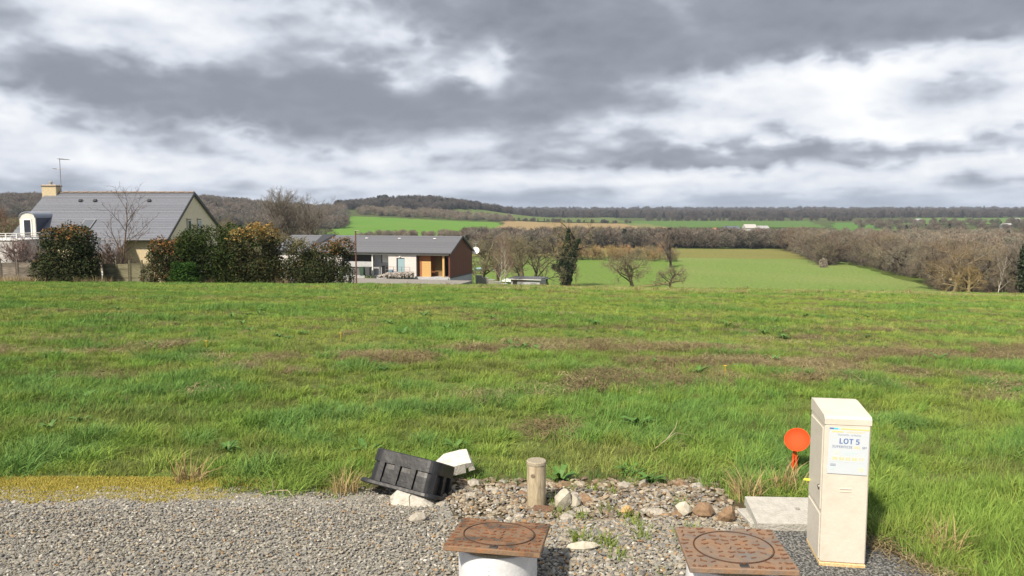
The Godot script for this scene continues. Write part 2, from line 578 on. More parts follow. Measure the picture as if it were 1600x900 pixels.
func build_front_ground() -> void:
	var beds := grained([[0.0, lin(0.22, 0.21, 0.185)], [0.5, lin(0.32, 0.305, 0.27)], [1.0, lin(0.42, 0.40, 0.36)]], 3.0, 0.06, 0.95, 1.0, 3, true)
	var mb := MB.new()
	for i in 110:                                                 # the gravel bed, its far edge uneven
		var x0 := -9.0 + i * 0.1; var x1 := x0 + 0.1
		var e0 := grass_edge(x0) + 0.04; var e1 := grass_edge(x1) + 0.04
		mb.quad(Vector3(x0, 0.006, 6.0), Vector3(x1, 0.006, 6.0), Vector3(x1, 0.006, -minf(e1, 4.45 if x1 < -0.35 else 3.98)), Vector3(x0, 0.006, -minf(e0, 4.45 if x0 < -0.35 else 3.98)))
	structure("gravel_path", mb.mesh(), beds)
	mb = MB.new()
	for i in 16:
		var x0 := 1.12 + i * 0.1; var x1 := x0 + 0.1
		var e0 := minf(3.84, grass_edge(x0) - 0.02); var e1 := minf(3.84, grass_edge(x1) - 0.02)
		mb.quad(Vector3(x0, 0.014, 6.0), Vector3(x1, 0.014, 6.0), Vector3(x1, 0.014, -e1), Vector3(x0, 0.014, -e0))
	var asphalt := grained([[0.0, lin(0.035, 0.037, 0.04)], [0.52, lin(0.11, 0.113, 0.115)], [0.60, lin(0.3, 0.3, 0.29)], [1.0, lin(0.4, 0.4, 0.38)]], 2.2, 0.09, 0.9, 1.5, 21, true)
	structure("asphalt_pavement", mb.mesh(), asphalt)
	# loose stone: chips too many to count
	var kinds := []
	for k in 5:
		kinds.append(rock_mesh(100 + k, Vector3(1.0, 0.26 + 0.07 * k, 0.62 + 0.06 * k), 0.28))
	var places := [[], [], [], [], []]; var tints := [[], [], [], [], []]
	for i in 70000:
		var D := 2.55 + 1.95 * sqrt(rng.randf())
		var x := rng.randf_range(-1.0, 1.0) * (0.70 * D + 0.25)
		var e := grass_edge(x)
		if D > e + 0.08 + 0.12 * rng.randf() or x > 1.15 + rng.randf() * 0.1:
			continue
		if D > 3.95 and x > -0.4 and rng.randf() < 0.8:
			continue
		var rubble := smoothstep(-0.6, 0.1, x) * (1.0 - smoothstep(1.2, 1.6, x))
		var s := rng.randf_range(0.004, 0.0095) * (1.0 + 0.9 * rubble * rng.randf())
		if rng.randf() < 0.03:
			s *= 1.7
		var b := Basis.from_euler(Vector3(rng.randf_range(-0.6, 0.6), rng.randf() * TAU, rng.randf_range(-0.6, 0.6))).scaled(Vector3.ONE * s)
		var k := rng.randi() % 5
		places[k].append(Transform3D(b, Vector3(x, 0.008 + rng.randf() * 0.010 + ground(x, -D), -D)))
		tints[k].append(stone_tint(rng, 0.35 + 0.65 * rubble))
	for i in 2600:                                                # coarser tan rubble where the gravel meets the soil
		var x := rng.randf_range(-0.5, 1.25); var D := rng.randf_range(3.72, 4.68)
		if rng.randf() > smoothstep(3.7, 4.0, D) or x < -0.3 and D < 4.2:
			continue
		var s := rng.randf_range(0.008, 0.024)
		var k := rng.randi() % 5
		places[k].append(Transform3D(Basis.from_euler(Vector3(rng.randf_range(-0.5, 0.5), rng.randf() * TAU, rng.randf_range(-0.5, 0.5))).scaled(Vector3.ONE * s), Vector3(x, 0.008 + ground(x, -D), -D)))
		tints[k].append([Color(0.30, 0.22, 0.15), Color(0.40, 0.33, 0.24), Color(0.47, 0.42, 0.33), Color(0.24, 0.20, 0.16)][rng.randi() % 4] * rng.randf_range(0.7, 1.2))
	var stone := tinted(0.92, 0.0, 0.35)
	stone.albedo_texture = noise_tex(0.04, [[0.0, Color(0.72, 0.71, 0.69)], [1.0, Color(1, 1, 1)]], 5, 14, 256)
	stone.uv1_triplanar = true
	stone.uv1_scale = Vector3.ONE * 0.5
	for k in 5:
		scatter("gravel_chips", kinds[k], stone, places[k], tints[k], "loose grey and tan stone chips covering the gravel path", "gravel")
	# chips bedded in the asphalt
	var grit := []; var grit_tint := []
	for i in 5200:
		var D := rng.randf_range(2.6, 3.84); var x := rng.randf_range(1.13, 2.3)
		if D > minf(3.82, grass_edge(x) - 0.02):
			continue
		var s := rng.randf_range(0.003, 0.007)
		grit.append(Transform3D(Basis.from_euler(Vector3(rng.randf_range(-0.3, 0.3), rng.randf() * TAU, 0)).scaled(Vector3(s, s, s)), Vector3(x, 0.0145, -D)))
		var g := rng.randf_range(0.06, 0.34)
		grit_tint.append(Color(g, g, g * 0.96))
	scatter("asphalt_chips", kinds[2], stone, grit, grit_tint, "small grey chips bedded in the dark asphalt", "grit")
	# the stones that can be told apart
	var boulder := grained([[0.0, lin(0.20, 0.18, 0.15)], [0.5, lin(0.36, 0.33, 0.28)], [1.0, lin(0.5, 0.47, 0.42)]], 6.0, 0.03, 0.92, 0.8, 33)
	var white := grained([[0.0, lin(0.34, 0.31, 0.24)], [0.5, lin(0.46, 0.43, 0.355)], [1.0, lin(0.57, 0.54, 0.47)]], 5.0, 0.03, 0.9, 0.6, 34)
	var brown := grained([[0.0, lin(0.13, 0.08, 0.05)], [0.5, lin(0.24, 0.16, 0.10)], [1.0, lin(0.34, 0.24, 0.15)]], 6.0, 0.03, 0.92, 0.8, 35)
	var ochre := grained([[0.0, lin(0.36, 0.22, 0.09)], [0.6, lin(0.52, 0.34, 0.16)], [1.0, lin(0.6, 0.44, 0.26)]], 6.0, 0.03, 0.92, 0.5, 36)
	single("stone", rock_mesh(300, Vector3(0.052, 0.075, 0.04), 0.16), white, "upright pale angular stone beside the wooden stake", "stone", Vector3(0.285, 0.045, -4.16), Basis.from_euler(Vector3(0.1, 0.4, -0.25)))
	single("stone", rock_mesh(301, Vector3(0.035, 0.05, 0.035), 0.2), white, "smaller grey white stone right against the upright pale stone", "stone", Vector3(0.345, 0.03, -4.18), Basis.from_euler(Vector3(0.2, 1.0, 0.4)))
	single("stone", rock_mesh(302, Vector3(0.085, 0.025, 0.03), 0.12), white, "long flat white stone lying on grey gravel between the two manholes", "stone", Vector3(0.345, 0.026, -3.60), Basis.from_euler(Vector3(0, 0.05, 0.03)))
	single("stone", rock_mesh(303, Vector3(0.035, 0.026, 0.03), 0.18), ochre, "orange ochre stone in the rubble between stake and concrete slabs", "stone", Vector3(0.62, 0.028, -4.06), Basis.from_euler(Vector3(0, 0.6, 0.1)))
	single("stone", rock_mesh(304, Vector3(0.06, 0.045, 0.05), 0.2), brown, "brown block of stone just behind the square cover beside the meter cabinet", "stone", Vector3(1.03, 0.04, -4.02), Basis.from_euler(Vector3(0.2, 0.5, 0.3)))
	single("stone", rock_mesh(305, Vector3(0.05, 0.055, 0.03), 0.2), brown, "dark upright shard of stone leaning near the concrete slabs", "stone", Vector3(1.13, 0.045, -3.93), Basis.from_euler(Vector3(0.2, 0.2, -0.3)))
	single("stone", rock_mesh(306, Vector3(0.055, 0.045, 0.045), 0.18), white, "pale rounded stone behind the left edge of the cabinet side cover", "stone", Vector3(0.93, 0.035, -4.06), Basis.from_euler(Vector3(0.2, 1.2, 0)))
	single("stone", rock_mesh(307, Vector3(0.05, 0.03, 0.035), 0.2), boulder, "flat tan stone on gravel left of the wooden stake's foot", "stone", Vector3(-0.50, 0.028, -3.95), Basis.from_euler(Vector3(0, 0.3, 0.1)))
	for i in 46:
		var x := rng.randf_range(-0.42, 1.12); var D := rng.randf_range(3.92, 4.62)
		if Vector2(x - 0.135, D - 4.18).length() < 0.12 or x < -0.05 and D < 4.1:
			continue
		var s := rng.randf_range(0.018, 0.04)
		var m := rock_mesh(400 + i, Vector3(s * 1.3, s * 0.7, s), 0.24)
		var which := rng.randi() % 6
		single("stone", m, brown if which < 2 else (white if which == 2 and i % 2 == 0 else boulder), "rough rubble stone among soil and weeds at the gravel's edge", "stone", Vector3(x, s * 0.15 + ground(x, -D), -D), Basis.from_euler(Vector3(rng.randf_range(-0.3, 0.3), rng.randf() * TAU, rng.randf_range(-0.3, 0.3))), "rubble stones at the gravel's edge")

# ---------------------------------------------------------------- grass
func blades(seed_: int, count: int, radius: float, low: float, high: float, wide: float, lean: float, segments: int, straw := 0.06) -> ArrayMesh:
	var r := RandomNumberGenerator.new()
	r.seed = seed_
	var mb := MB.new()
	for i in count:
		var w := r.randf() * TAU
		var foot := Vector3(cos(w), 0, sin(w)) * radius * sqrt(r.randf())
		var len := r.randf_range(low, high)
		var way := Vector3(cos(w), 0, sin(w)) * 0.5 + Vector3(r.randf_range(-1, 1), 0, r.randf_range(-1, 1)) * 0.6 + Vector3(lean, 0, -lean * 0.25)
		var bend := r.randf_range(0.45, 1.6)
		var flatw := r.randf() * TAU
		way += Vector3(r.randfn(), 0, r.randfn()) * 0.25
		var side := Vector3(cos(flatw), 0, sin(flatw)) * wide * r.randf_range(0.6, 1.3)
		var tone := r.randf_range(0.7, 1.3)
		mb.col = Color(tone * r.randf_range(0.9, 1.15), tone, tone * r.randf_range(0.8, 1.1))
		if r.randf() < straw:
			mb.col = Color(2.4, 1.45, 1.9) * r.randf_range(0.7, 1.2)
		var last := foot
		var lw := 1.0
		for s in segments:
			var t := (s + 1.0) / segments
			var p := foot + Vector3.UP * len * (t - 0.40 * minf(bend * way.length(), 1.9) * t * t) + way * len * bend * t * t * 0.75
			p.y = maxf(p.y, 0.004)
			var nw := 1.0 - t * t
			if s == segments - 1:
				mb.tri(last - side * lw, last + side * lw, p)
			else:
				mb.quad(last - side * lw, last + side * lw, p + side * nw, p - side * nw)
			last = p
			lw = nw
	return mb.mesh(true)

func in_soil(x: float, D: float) -> float:                       # scuffed brown strips in the right half of the meadow
	var band := smoothstep(8.2, 9.5, D) * (1.0 - smoothstep(13.5, 17.0, D)) * smoothstep(-2.0, 1.0, x)
	return soil_noise.get_noise_2d(x * 0.75, D * 2.6) * 1.3 + 0.34 * band - 0.45 - 0.5 * (1.0 - smoothstep(6.0, 9.0, D)) - 0.14 * (1.0 - smoothstep(-4.0, 0.0, x))

func build_grass() -> void:
	var mat := tinted(0.75, 0.35, 0.35)
	var zones := [[2.4, 6.5, 330.0, 0], [6.5, 13.0, 190.0, 0], [13.0, 26.0, 110.0, 1], [26.0, 62.0, 42.0, 2]]
	var sets := []
	for z in 3:
		var wide: float = [0.0021, 0.0036, 0.0065][z]
		var grow: float = [1.0, 1.15, 1.5][z]
		var seg: int = [3, 3, 2][z]
		var own := []
		for k in 3:
			own.append(blades(10 + z * 20 + k, [16, 16, 18][z], 0.055 * grow * (1.0 + 0.4 * z), 0.035 * grow, 0.08 * grow, wide, 0.35, seg, 0.13))     # short turf
		for k in 3:
			own.append(blades(15 + z * 20 + k, [20, 20, 20][z], 0.05 * grow * (1.0 + 0.4 * z), 0.075 * grow, 0.165 * grow, wide * 1.15, 0.5, seg, 0.03))     # lush tufts
		own.append(blades(19 + z * 20, 18, 0.05 * grow, 0.08, 0.22, wide, 0.7, seg, 0.85))                                            # dead tufts
		sets.append(own)
	build_tussocks(mat)
	var places := []; var tints := []
	for z in 3:
		for k in 7:
			places.append([]); tints.append([])
	for zone in zones:
		var d0: float = zone[0]; var d1: float = zone[1]
		var area := 0.74 * (d1 * d1 - d0 * d0)
		for i in int(area * float(zone[2])):
			var D := sqrt(lerpf(d0 * d0, d1 * d1, rng.randf()))
			var x := rng.randf_range(-1.0, 1.0) * (0.72 * D + 0.3)
			if D < 5.2 and D < turf_edge(x) + 0.03:
				continue
			if D < 4.85 and x > -0.45 and x < 1.2 and rng.randf() < 0.75 * (1.0 - smoothstep(4.4, 4.85, D)):
				continue
			if D < 4.22 and x > 1.17 and x < 1.68 or D < 4.62 and x > -0.88 and x < -0.36:
				continue
			var soil := in_soil(x, D)
			if soil > 0.0 and rng.randf() < 0.55:
				continue
			var lush := lush_noise.get_noise_2d(x * 1.6, D * 2.4) * 1.3 + 0.25 * (1.0 - smoothstep(5.0, 9.0, D)) + 0.18 * smoothstep(1.5, 3.0, x) * (1.0 - smoothstep(5.0, 7.0, D))
			lush += 0.12 * smoothstep(0.0, -6.0, x)
			var dry := dry_noise.get_noise_2d(x * 0.9, D * 1.3)
			var k := rng.randi() % 3
			var s := rng.randf_range(0.55, 1.0)
			if lush + rng.randf_range(-0.25, 0.25) > 0.26:
				k += 3
				s = rng.randf_range(0.5, 1.0) * (0.6 + 0.6 * clampf(lush, 0, 0.7))
			elif rng.randf() < 0.05 + 0.9 * maxf(soil + 0.14, 0.0) + 0.10 * maxf(dry, 0):
				k = 6
				s = rng.randf_range(0.35, 0.85)
			var c := mix3(Color(0.235, 0.305, 0.06), Color(0.165, 0.295, 0.055), lush * 1.6 + 0.30)
			c = mix3(c, Color(0.32, 0.30, 0.11), dry * 1.0 - 0.08)
			c = mix3(c, Color(0.14, 0.265, 0.06), (lush - 0.38) * 2.0)
			if D > 31.0:
				if x > -5.0 and dry_noise.get_noise_2d(x * 0.5, D * 0.9) > -0.12 and rng.randf() < 0.6:   # rank bleached grass left uncut along the brow
					c = Color(0.36, 0.34, 0.16)
			if soil > -0.12:
				c = mix3(c, Color(0.22, 0.185, 0.08), (soil + 0.12) * 1.8)
			if rng.randf() < 0.10:
				c = Color(0.075, 0.16, 0.035)                        # darker clover and weeds among the grass
			c *= rng.randf_range(0.72, 1.28)
			var comb := 0.9 * bump_noise.get_noise_2d(x * 0.5, D * 0.5)
			var b := Basis(Vector3.UP, comb + rng.randf_range(-1.3, 1.3)).scaled(Vector3.ONE * s)
			var at: int = int(zone[3]) * 7 + k
			places[at].append(Transform3D(b, on_ground(x, -D, -0.004)))
			tints[at].append(c)
	for z in 3:
		for k in 7:
			var m: Mesh = sets[z][k]
			scatter("meadow_grass", m, mat, places[z * 7 + k], tints[z * 7 + k], ["short green turf of the meadow", "lush taller grass tufts of the meadow", "dead straw coloured grass of the meadow"][mini(k / 3, 2)], "grass")

# tussocks of longer grass and mats of dead thatch, scattered unevenly through the turf
func build_tussocks(mat: Material) -> void:
	var kinds := []
	for k in 4:
		kinds.append(blades(1300 + k, 150, 0.11, 0.07, 0.185, 0.0026, 0.3, 3, 0.08))
	for k in 2:
		kinds.append(blades(1310 + k, 110, 0.13, 0.07, 0.20, 0.0024, 0.4, 3, 0.75))
	kinds.append(thatch(1320))
	kinds.append(thatch(1321))
	var places := []; var tints := []
	for k in kinds.size():
		places.append([]); tints.append([])
	for i in 9000:
		var D := sqrt(rng.randf_range(18.0, 1500.0))
		if i % 3 == 0:
			D = rng.randf_range(4.3, 11.0)
		var x := rng.randf_range(-1.0, 1.0) * (0.70 * D + 0.2)
		if D < turf_edge(x) + 0.10 or D < 4.85 and x > -0.95 and x < 1.2 or D < 4.3 and x > 1.1 and x < 1.72:
			continue
		var n := lush_noise.get_noise_2d(x * 3.5 + 50.0, D * 4.5)
		var d := dry_noise.get_noise_2d(x * 1.5 + 20.0, D * 2.5)
		var k := rng.randi() % 4
		var c := mix3(Color(0.145, 0.265, 0.045), Color(0.24, 0.31, 0.065), rng.randf())
		var s := rng.randf_range(0.5, 1.0)
		if in_soil(x, D) > -0.11 or d > 0.36 and D > 7.0:
			k = 6 + rng.randi() % 2
			c = [Color(0.26, 0.205, 0.10), Color(0.34, 0.285, 0.15), Color(0.19, 0.145, 0.075)][rng.randi() % 3]
			s = rng.randf_range(0.7, 1.4)
		elif n < -0.02:
			if rng.randf() < 0.6:
				continue
			k = 4 + rng.randi() % 2
			c = Color(0.14, 0.17, 0.045)
			s *= 0.8
		elif n > 0.22:
			c = mix3(c, Color(0.105, 0.225, 0.06), 0.7)
			s *= 1.1
		if D > 12.0:
			s *= 0.85
		places[k].append(Transform3D(Basis(Vector3.UP, rng.randf_range(-0.9, 0.9)).scaled(Vector3(s * 1.2, s * rng.randf_range(0.6, 1.0), s * 1.2)), on_ground(x, -D, -0.004)))
		tints[k].append(c * rng.randf_range(0.75, 1.2))
	for i in 420:                                                 # rank growth and dead thatch along the asphalt's border
		var D := rng.randf_range(2.6, 4.4); var x := rng.randf_range(1.7, 3.1)
		var e := turf_edge(x)
		if D < e + 0.0:
			continue
		var k: int = 6 + rng.randi() % 2 if D < e + 0.16 + 0.1 * rng.randf() else rng.randi() % 6
		var c: Color = [Color(0.34, 0.285, 0.16), Color(0.24, 0.19, 0.10)][rng.randi() % 2] if k > 5 else mix3(Color(0.145, 0.265, 0.045), Color(0.24, 0.31, 0.065), rng.randf())
		places[k].append(Transform3D(Basis(Vector3.UP, rng.randf_range(-0.9, 0.9)).scaled(Vector3.ONE * rng.randf_range(0.6, 1.1)), on_ground(x, -D, -0.002)))
		tints[k].append(c * rng.randf_range(0.75, 1.2))
	for k in kinds.size():
		scatter("tussock_grass" if k < 6 else "dead_thatch", kinds[k], mat, places[k], tints[k], "longer grass tussocks scattered through the meadow" if k < 6 else "mats of brown dead thatch lying in the meadow", "grass" if k < 6 else "thatch")

func thatch(seed_: int) -> ArrayMesh:
	var r := RandomNumberGenerator.new()
	r.seed = seed_
	var mb := MB.new()
	for i in 130:
		var w := r.randf() * TAU
		var p := Vector3(cos(w), 0, sin(w)) * 0.17 * sqrt(r.randf()) + Vector3.UP * r.randf_range(0.004, 0.04)
		var q := r.randf() * TAU
		var a := Vector3(cos(q), r.randf_range(-0.1, 0.35), sin(q)) * r.randf_range(0.05, 0.15)
		var b := a.cross(Vector3.UP).normalized() * 0.0024
		mb.col = Color(1, 1, 1) * r.randf_range(0.5, 1.4)
		var m := p + a * 0.5 + Vector3.UP * r.randf_range(0.0, 0.03)
		mb.tri(p - b, p + b, m)
		mb.tri(m - b, m + b, p + a)
	return mb.mesh(true)

# ---------------------------------------------------------------- things in the foreground
func ring_of(hx: float, hz: float, r: float, y: float, seg := 6) -> Array:    # a rounded rectangle, counter-clockwise seen from above
	var out := []
	for k in 4:
		var cx: float = (hx - r) * [1, 1, -1, -1][k]; var cz: float = (hz - r) * [1, -1, -1, 1][k]
		for s in seg + 1:
			var w: float = PI * 0.5 * (k - 1) + PI * 0.5 * s / seg
			out.append(Vector3(cx + r * cos(w), y, cz - r * sin(w)))
	return out

func loft(mb: MB, rings: Array) -> void:
	for i in rings.size() - 1:
		var a: Array = rings[i]; var b: Array = rings[i + 1]
		for k in a.size():
			var j: int = (k + 1) % a.size()
			mb.quad(a[k], a[j], b[j], b[k])

func cover(label: String, at: Vector3, turn: Basis, mats: Array, seed_: int) -> void:
	var o := thing("manhole_cover", label, "manhole cover", at)
	o.basis = turn
	var r := RandomNumberGenerator.new()
	r.seed = seed_
	var h := 0.203
	var mb := MB.new()                                           # the square frame with a notch in its far side
	mb.box(Vector3(0, -0.011, 0.012), Vector3(h * 2, 0.022, h * 2 - 0.024), 0.003)
	mb.box(Vector3(-0.118, -0.011, -h + 0.0119), Vector3(0.170, 0.0216, 0.024), 0.003)
	mb.box(Vector3(0.123, -0.011, -h + 0.0119), Vector3(0.160, 0.0216, 0.024), 0.003)
	part("square_frame", mb.mesh(), mats[0], o)
	mb = MB.new()                                                # the groove round the lid: a dark slot between two lips
	mb.lathe([Vector2(0.1575, 0.0004), Vector2(0.157, 0.0042), Vector2(0.1535, 0.0042), Vector2(0.1525, 0.0004)], 56)
	part("rim", mb.mesh(), mats[1], o)
	mb = MB.new()
	mb.lathe([Vector2(0.1505, 0.0006), Vector2(0.1495, 0.0024), Vector2(0.0, 0.0024)], 56)
	part("round_lid", mb.mesh(), mats[2], o)
	mb = MB.new()
	mb.box(Vector3(0.005, 0.001, 0.176), Vector3(0.034, 0.007, 0.026), 0.002)
	part("key_slot", mb.mesh(), mats[3], o)
	mb = MB.new()
	mb.lathe([Vector2(0.007, 0.0), Vector2(0.007, 0.004), Vector2(0.0, 0.006)], 12, Vector3(0.005, 0.0045, 0.172))
	part("key_stud", mb.mesh(), mats[1], o)
	# raised treads: a barred tick, a dash, a short double bar and round studs, set out in rows
	var tick := MB.new()
	tick.box(Vector3(0, 0.0022, 0), Vector3(0.030, 0.0056, 0.0055), 0.0012)
	tick.box(Vector3(-0.0118, 0.0022, -0.007), Vector3(0.0055, 0.0056, 0.016), 0.0012, Basis(Vector3.UP, 0.75))
	var dash := MB.new()
	dash.box(Vector3(0, 0.0022, 0), Vector3(0.026, 0.0054, 0.0055), 0.0012)
	var stud := MB.new()
	stud.lathe([Vector2(0.0062, 0.0), Vector2(0.0056, 0.0034), Vector2(0.0, 0.0042)], 10)
	var kinds := [tick.mesh(), dash.mesh(), stud.mesh()]
	for i in 10:
		for j in 10:
			var p := Vector3((i - 4.5) * 0.0405, 0.002, (j - 4.5) * 0.0405) + Vector3(r.randf_range(-0.006, 0.006), 0, r.randf_range(-0.006, 0.006))
			var d := Vector2(p.x, p.z).length()
			if absf(d - 0.152) < 0.017 or Vector2(p.x - 0.005, p.z - 0.176).length() < 0.03 or (p.z < -0.165 and absf(p.x) < 0.06):
				continue
			if d > 0.152:
				p.y = 0.0
			part("raised_tread", kinds[[0, 1, 0, 1, 2][r.randi() % 5]], mats[4], o, p, Basis(Vector3.UP, [0.5, -0.5, 0.0, 0.5, 1.2][r.randi() % 5] + r.randf_range(-0.1, 0.1)).scaled(Vector3.ONE * 0.86))
	for i in 9:
		part("raised_tread", kinds[2], mats[4], o, Vector3(-0.185 + i * 0.0205, 0.0, 0.190) if i < 3 else Vector3(0.03 + (i - 3) * 0.026, 0.0, 0.190))

func text_part(words: String, size: float, tone: StandardMaterial3D, parent: Node3D, at: Vector3, bold := false, wide := 1.0) -> void:
	var t := TextMesh.new()
	var f := SystemFont.new()
	f.font_names = PackedStringArray(["Droid Sans"])
	f.font_weight = 700 if bold else 400
	t.font = f
	t.text = words
	t.font_size = 64
	t.pixel_size = size / 64.0
	t.depth = 0.0004
	t.curve_step = 2.0
	part("lettering", t, tone, parent, at, Basis.IDENTITY.scaled(Vector3(wide, 1, 1)))

func weed(seed_: int, size: float, leaves: int, broad: float) -> ArrayMesh:
	var r := RandomNumberGenerator.new()
	r.seed = seed_
	var mb := MB.new()
	for i in leaves:
		var w := TAU * i / leaves * 2.4 + r.randf_range(-0.3, 0.3)
		var out := Vector3(cos(w), 0, sin(w))
		var side := Vector3(-sin(w), 0, cos(w)) * broad * size
		var rise := r.randf_range(0.35, 1.3)
		var len := size * r.randf_range(0.6, 1.0)
		var g := r.randf_range(0.75, 1.25)
		mb.col = Color(0.075, 0.165, 0.03) * g
		var p := [Vector3.ZERO, out * len * 0.35 + Vector3.UP * len * 0.35 * rise, out * len * 0.72 + Vector3.UP * len * 0.5 * rise, out * len + Vector3.UP * len * 0.42 * rise]
		var wd := [0.15, 0.8, 0.9, 0.0]
		for s in 3:
			var fold := Vector3.UP * size * 0.03
			mb.quad(p[s] - side * wd[s] + fold, p[s], p[s + 1], p[s + 1] - side * wd[s + 1] + fold)
			mb.quad(p[s], p[s] + side * wd[s] + fold, p[s + 1] + side * wd[s + 1] + fold, p[s + 1])
	return mb.mesh(true)

func build_front_things() -> void:
	# meter cabinet
	var cream := grained([[0.0, lin(0.57, 0.53, 0.455)], [0.5, lin(0.61, 0.57, 0.495)], [1.0, lin(0.63, 0.59, 0.52)]], 3.0, 0.01, 0.5, 0.12, 41)
	var stain := grained([[0.0, lin(0.52, 0.33, 0.11)], [0.5, lin(0.62, 0.46, 0.24)], [1.0, lin(0.70, 0.62, 0.48)]], 5.0, 0.05, 0.6, 0.2, 42)
	var dark := flat(lin(0.03, 0.03, 0.03), 0.6)
	var box := thing("meter_cabinet", "tall cream plastic meter cabinet standing on the asphalt with a lot notice on it", "cabinet", Vector3(1.415, 0.010, -3.423), deg_to_rad(-9.0))
	var mb := MB.new()
	mb.box(Vector3(0.1, 0.345, -0.137), Vector3(0.198, 0.65, 0.272), 0.006)
	part("body", mb.mesh(), cream, box)
	mb = MB.new()                                                # foot with earth splashed on it
	mb.box(Vector3(0.1, 0.009, -0.137), Vector3(0.202, 0.022, 0.276), 0.003)
	part("foot", mb.mesh(), stain, box)
	mb = MB.new()                                                # cap, rising towards the back, with a front lip
	mb.prism([Vector3(-0.001, 0.668, 0.001), Vector3(-0.001, 0.694, 0.001), Vector3(-0.001, 0.706, -0.012), Vector3(-0.001, 0.728, -0.235), Vector3(-0.001, 0.726, -0.275), Vector3(-0.001, 0.668, -0.275)], Vector3(0.202, 0, 0))
	part("cap", mb.mesh(), cream, box)
	mb = MB.new()
	mb.box(Vector3(-0.001, 0.455, -0.137), Vector3(0.006, 0.385, 0.235), 0.002)
	part("side_door", mb.mesh(), cream, box)
	mb = MB.new()
	mb.box(Vector3(-0.001, 0.135, -0.137), Vector3(0.006, 0.215, 0.235), 0.002)
	part("side_panel", mb.mesh(), cream, box)
	mb = MB.new()
	mb.box(Vector3(0.1, 0.372, 0.0005), Vector3(0.05, 0.006, 0.003), 0.001)
	mb.box(Vector3(0.1, 0.358, 0.0005), Vector3(0.05, 0.002, 0.0024), 0.0008)
	part("grip", mb.mesh(), cream, box)
	mb = MB.new()
	mb.lathe([Vector2(0.012, 0.0), Vector2(0.011, 0.004), Vector2(0.0, 0.0045)], 16)
	part("lock", mb.mesh(), flat(lin(0.18, 0.17, 0.16), 0.4, 0.6), box, Vector3(-0.004, 0.36, -0.05), Basis(Vector3.BACK, PI / 2))
	var tagm := MB.new()
	tagm.tube([Vector3(0, 0, 0), Vector3(-0.022, 0.002, 0.0), Vector3(-0.03, 0.004, 0.003)], [0.006, 0.006, 0.005], 8)
	single("cable_tag", tagm.mesh(), flat(lin(0.75, 0.8, 0.08), 0.5), "small yellow cable end poking out of the cabinet's side", "tag", Vector3(1.452, 0.335, -3.66))
	# notice
	var paper := flat(lin(0.54, 0.59, 0.64), 0.6)
	var turn := Basis(Vector3.UP, deg_to_rad(-9.0)) * Basis(Vector3.BACK, deg_to_rad(-1.2))
	var sheet := thing("lot_notice", "white printed notice reading LOT 5 fixed to the cream cabinet", "notice", Vector3(1.415, 0.0, -3.423) + Basis(Vector3.UP, deg_to_rad(-9.0)) * Vector3(0.104, 0.558, 0.0021))
	sheet.basis = turn
	mb = MB.new()
	mb.box(Vector3(0, 0, 0), Vector3(0.172, 0.214, 0.0012))
	part("paper", mb.mesh(), paper, sheet)
	var navy := flat(lin(0.10, 0.17, 0.40), 0.6); var slate := flat(lin(0.22, 0.26, 0.36), 0.6); var teal := flat(lin(0.10, 0.52, 0.60), 0.6); var gold := flat(lin(0.86, 0.58, 0.24), 0.6); var pale := flat(lin(0.50, 0.62, 0.66), 0.6)
	var z := 0.0010
	for k in [[-0.0765, 0.018, navy], [-0.0585, 0.018, teal], [-0.0435, 0.012, flat(lin(0.35, 0.72, 0.78), 0.6)], [0.0238, 0.1226, gold]]:
		mb = MB.new()
		mb.box(Vector3(k[0], 0.1015, z), Vector3(k[1], 0.007, 0.0005))
		part("colour_band", mb.mesh(), k[2], sheet)
	text_part("AMENAGEMENT", 0.0105, gold, sheet, Vector3(0.027, 0.088, z))
	text_part("PLECHATEL - LE PRATEL", 0.0095, slate, sheet, Vector3(0.002, 0.074, z))
	text_part("LOT 5", 0.034, navy, sheet, Vector3(0.002, 0.045, z), true)
	text_part("SUPERFICIE", 0.0155, slate, sheet, Vector3(-0.027, 0.019, z), true)
	text_part("363", 0.0155, gold, sheet, Vector3(0.036, 0.019, z), true)
	text_part("M²", 0.0155, slate, sheet, Vector3(0.068, 0.019, z), true)
	text_part("06 84 65 58 17", 0.0205, gold, sheet, Vector3(0.0, -0.036, z), true)
	for k in [[-0.05, -0.0075, 0.016, 0.014, flat(lin(0.72, 0.62, 0.55), 0.6)], [-0.049, 0.088, 0.05, 0.006, gold], [0.012, -0.005, 0.062, 0.0042, pale], [0.006, -0.0135, 0.05, 0.0042, pale], [0.0, -0.0505, 0.145, 0.0012, pale], [-0.062, -0.063, 0.024, 0.003, slate], [-0.062, -0.069, 0.024, 0.003, slate], [-0.066, -0.083, 0.014, 0.014, pale], [0.061, -0.066, 0.022, 0.0024, pale], [0.061, -0.082, 0.019, 0.019, flat(lin(0.82, 0.7, 0.48), 0.6)]]:
		mb = MB.new()
		mb.box(Vector3(k[0], k[1], z), Vector3(k[2], k[3], 0.0004))
		part("printed_mark", mb.mesh(), k[4], sheet)
	# manholes
	var white_pvc := grained([[0.0, lin(0.55, 0.57, 0.60)], [0.5, lin(0.66, 0.68, 0.71)], [1.0, lin(0.72, 0.74, 0.76)]], 2.0, 0.02, 0.45, 0.1, 43)
	var cement := grained([[0.0, lin(0.16, 0.14, 0.09)], [0.5, lin(0.30, 0.27, 0.19)], [1.0, lin(0.42, 0.38, 0.29)]], 6.0, 0.05, 0.95, 1.0, 44)
	var pipes := [["white plastic manhole riser under the rust orange square cover", Vector3(-0.062, 0, -3.265), 0.172, 0.196], ["white plastic manhole riser under the grey brown square cover by the cabinet", Vector3(0.882, 0, -2.985), 0.178, 0.252]]
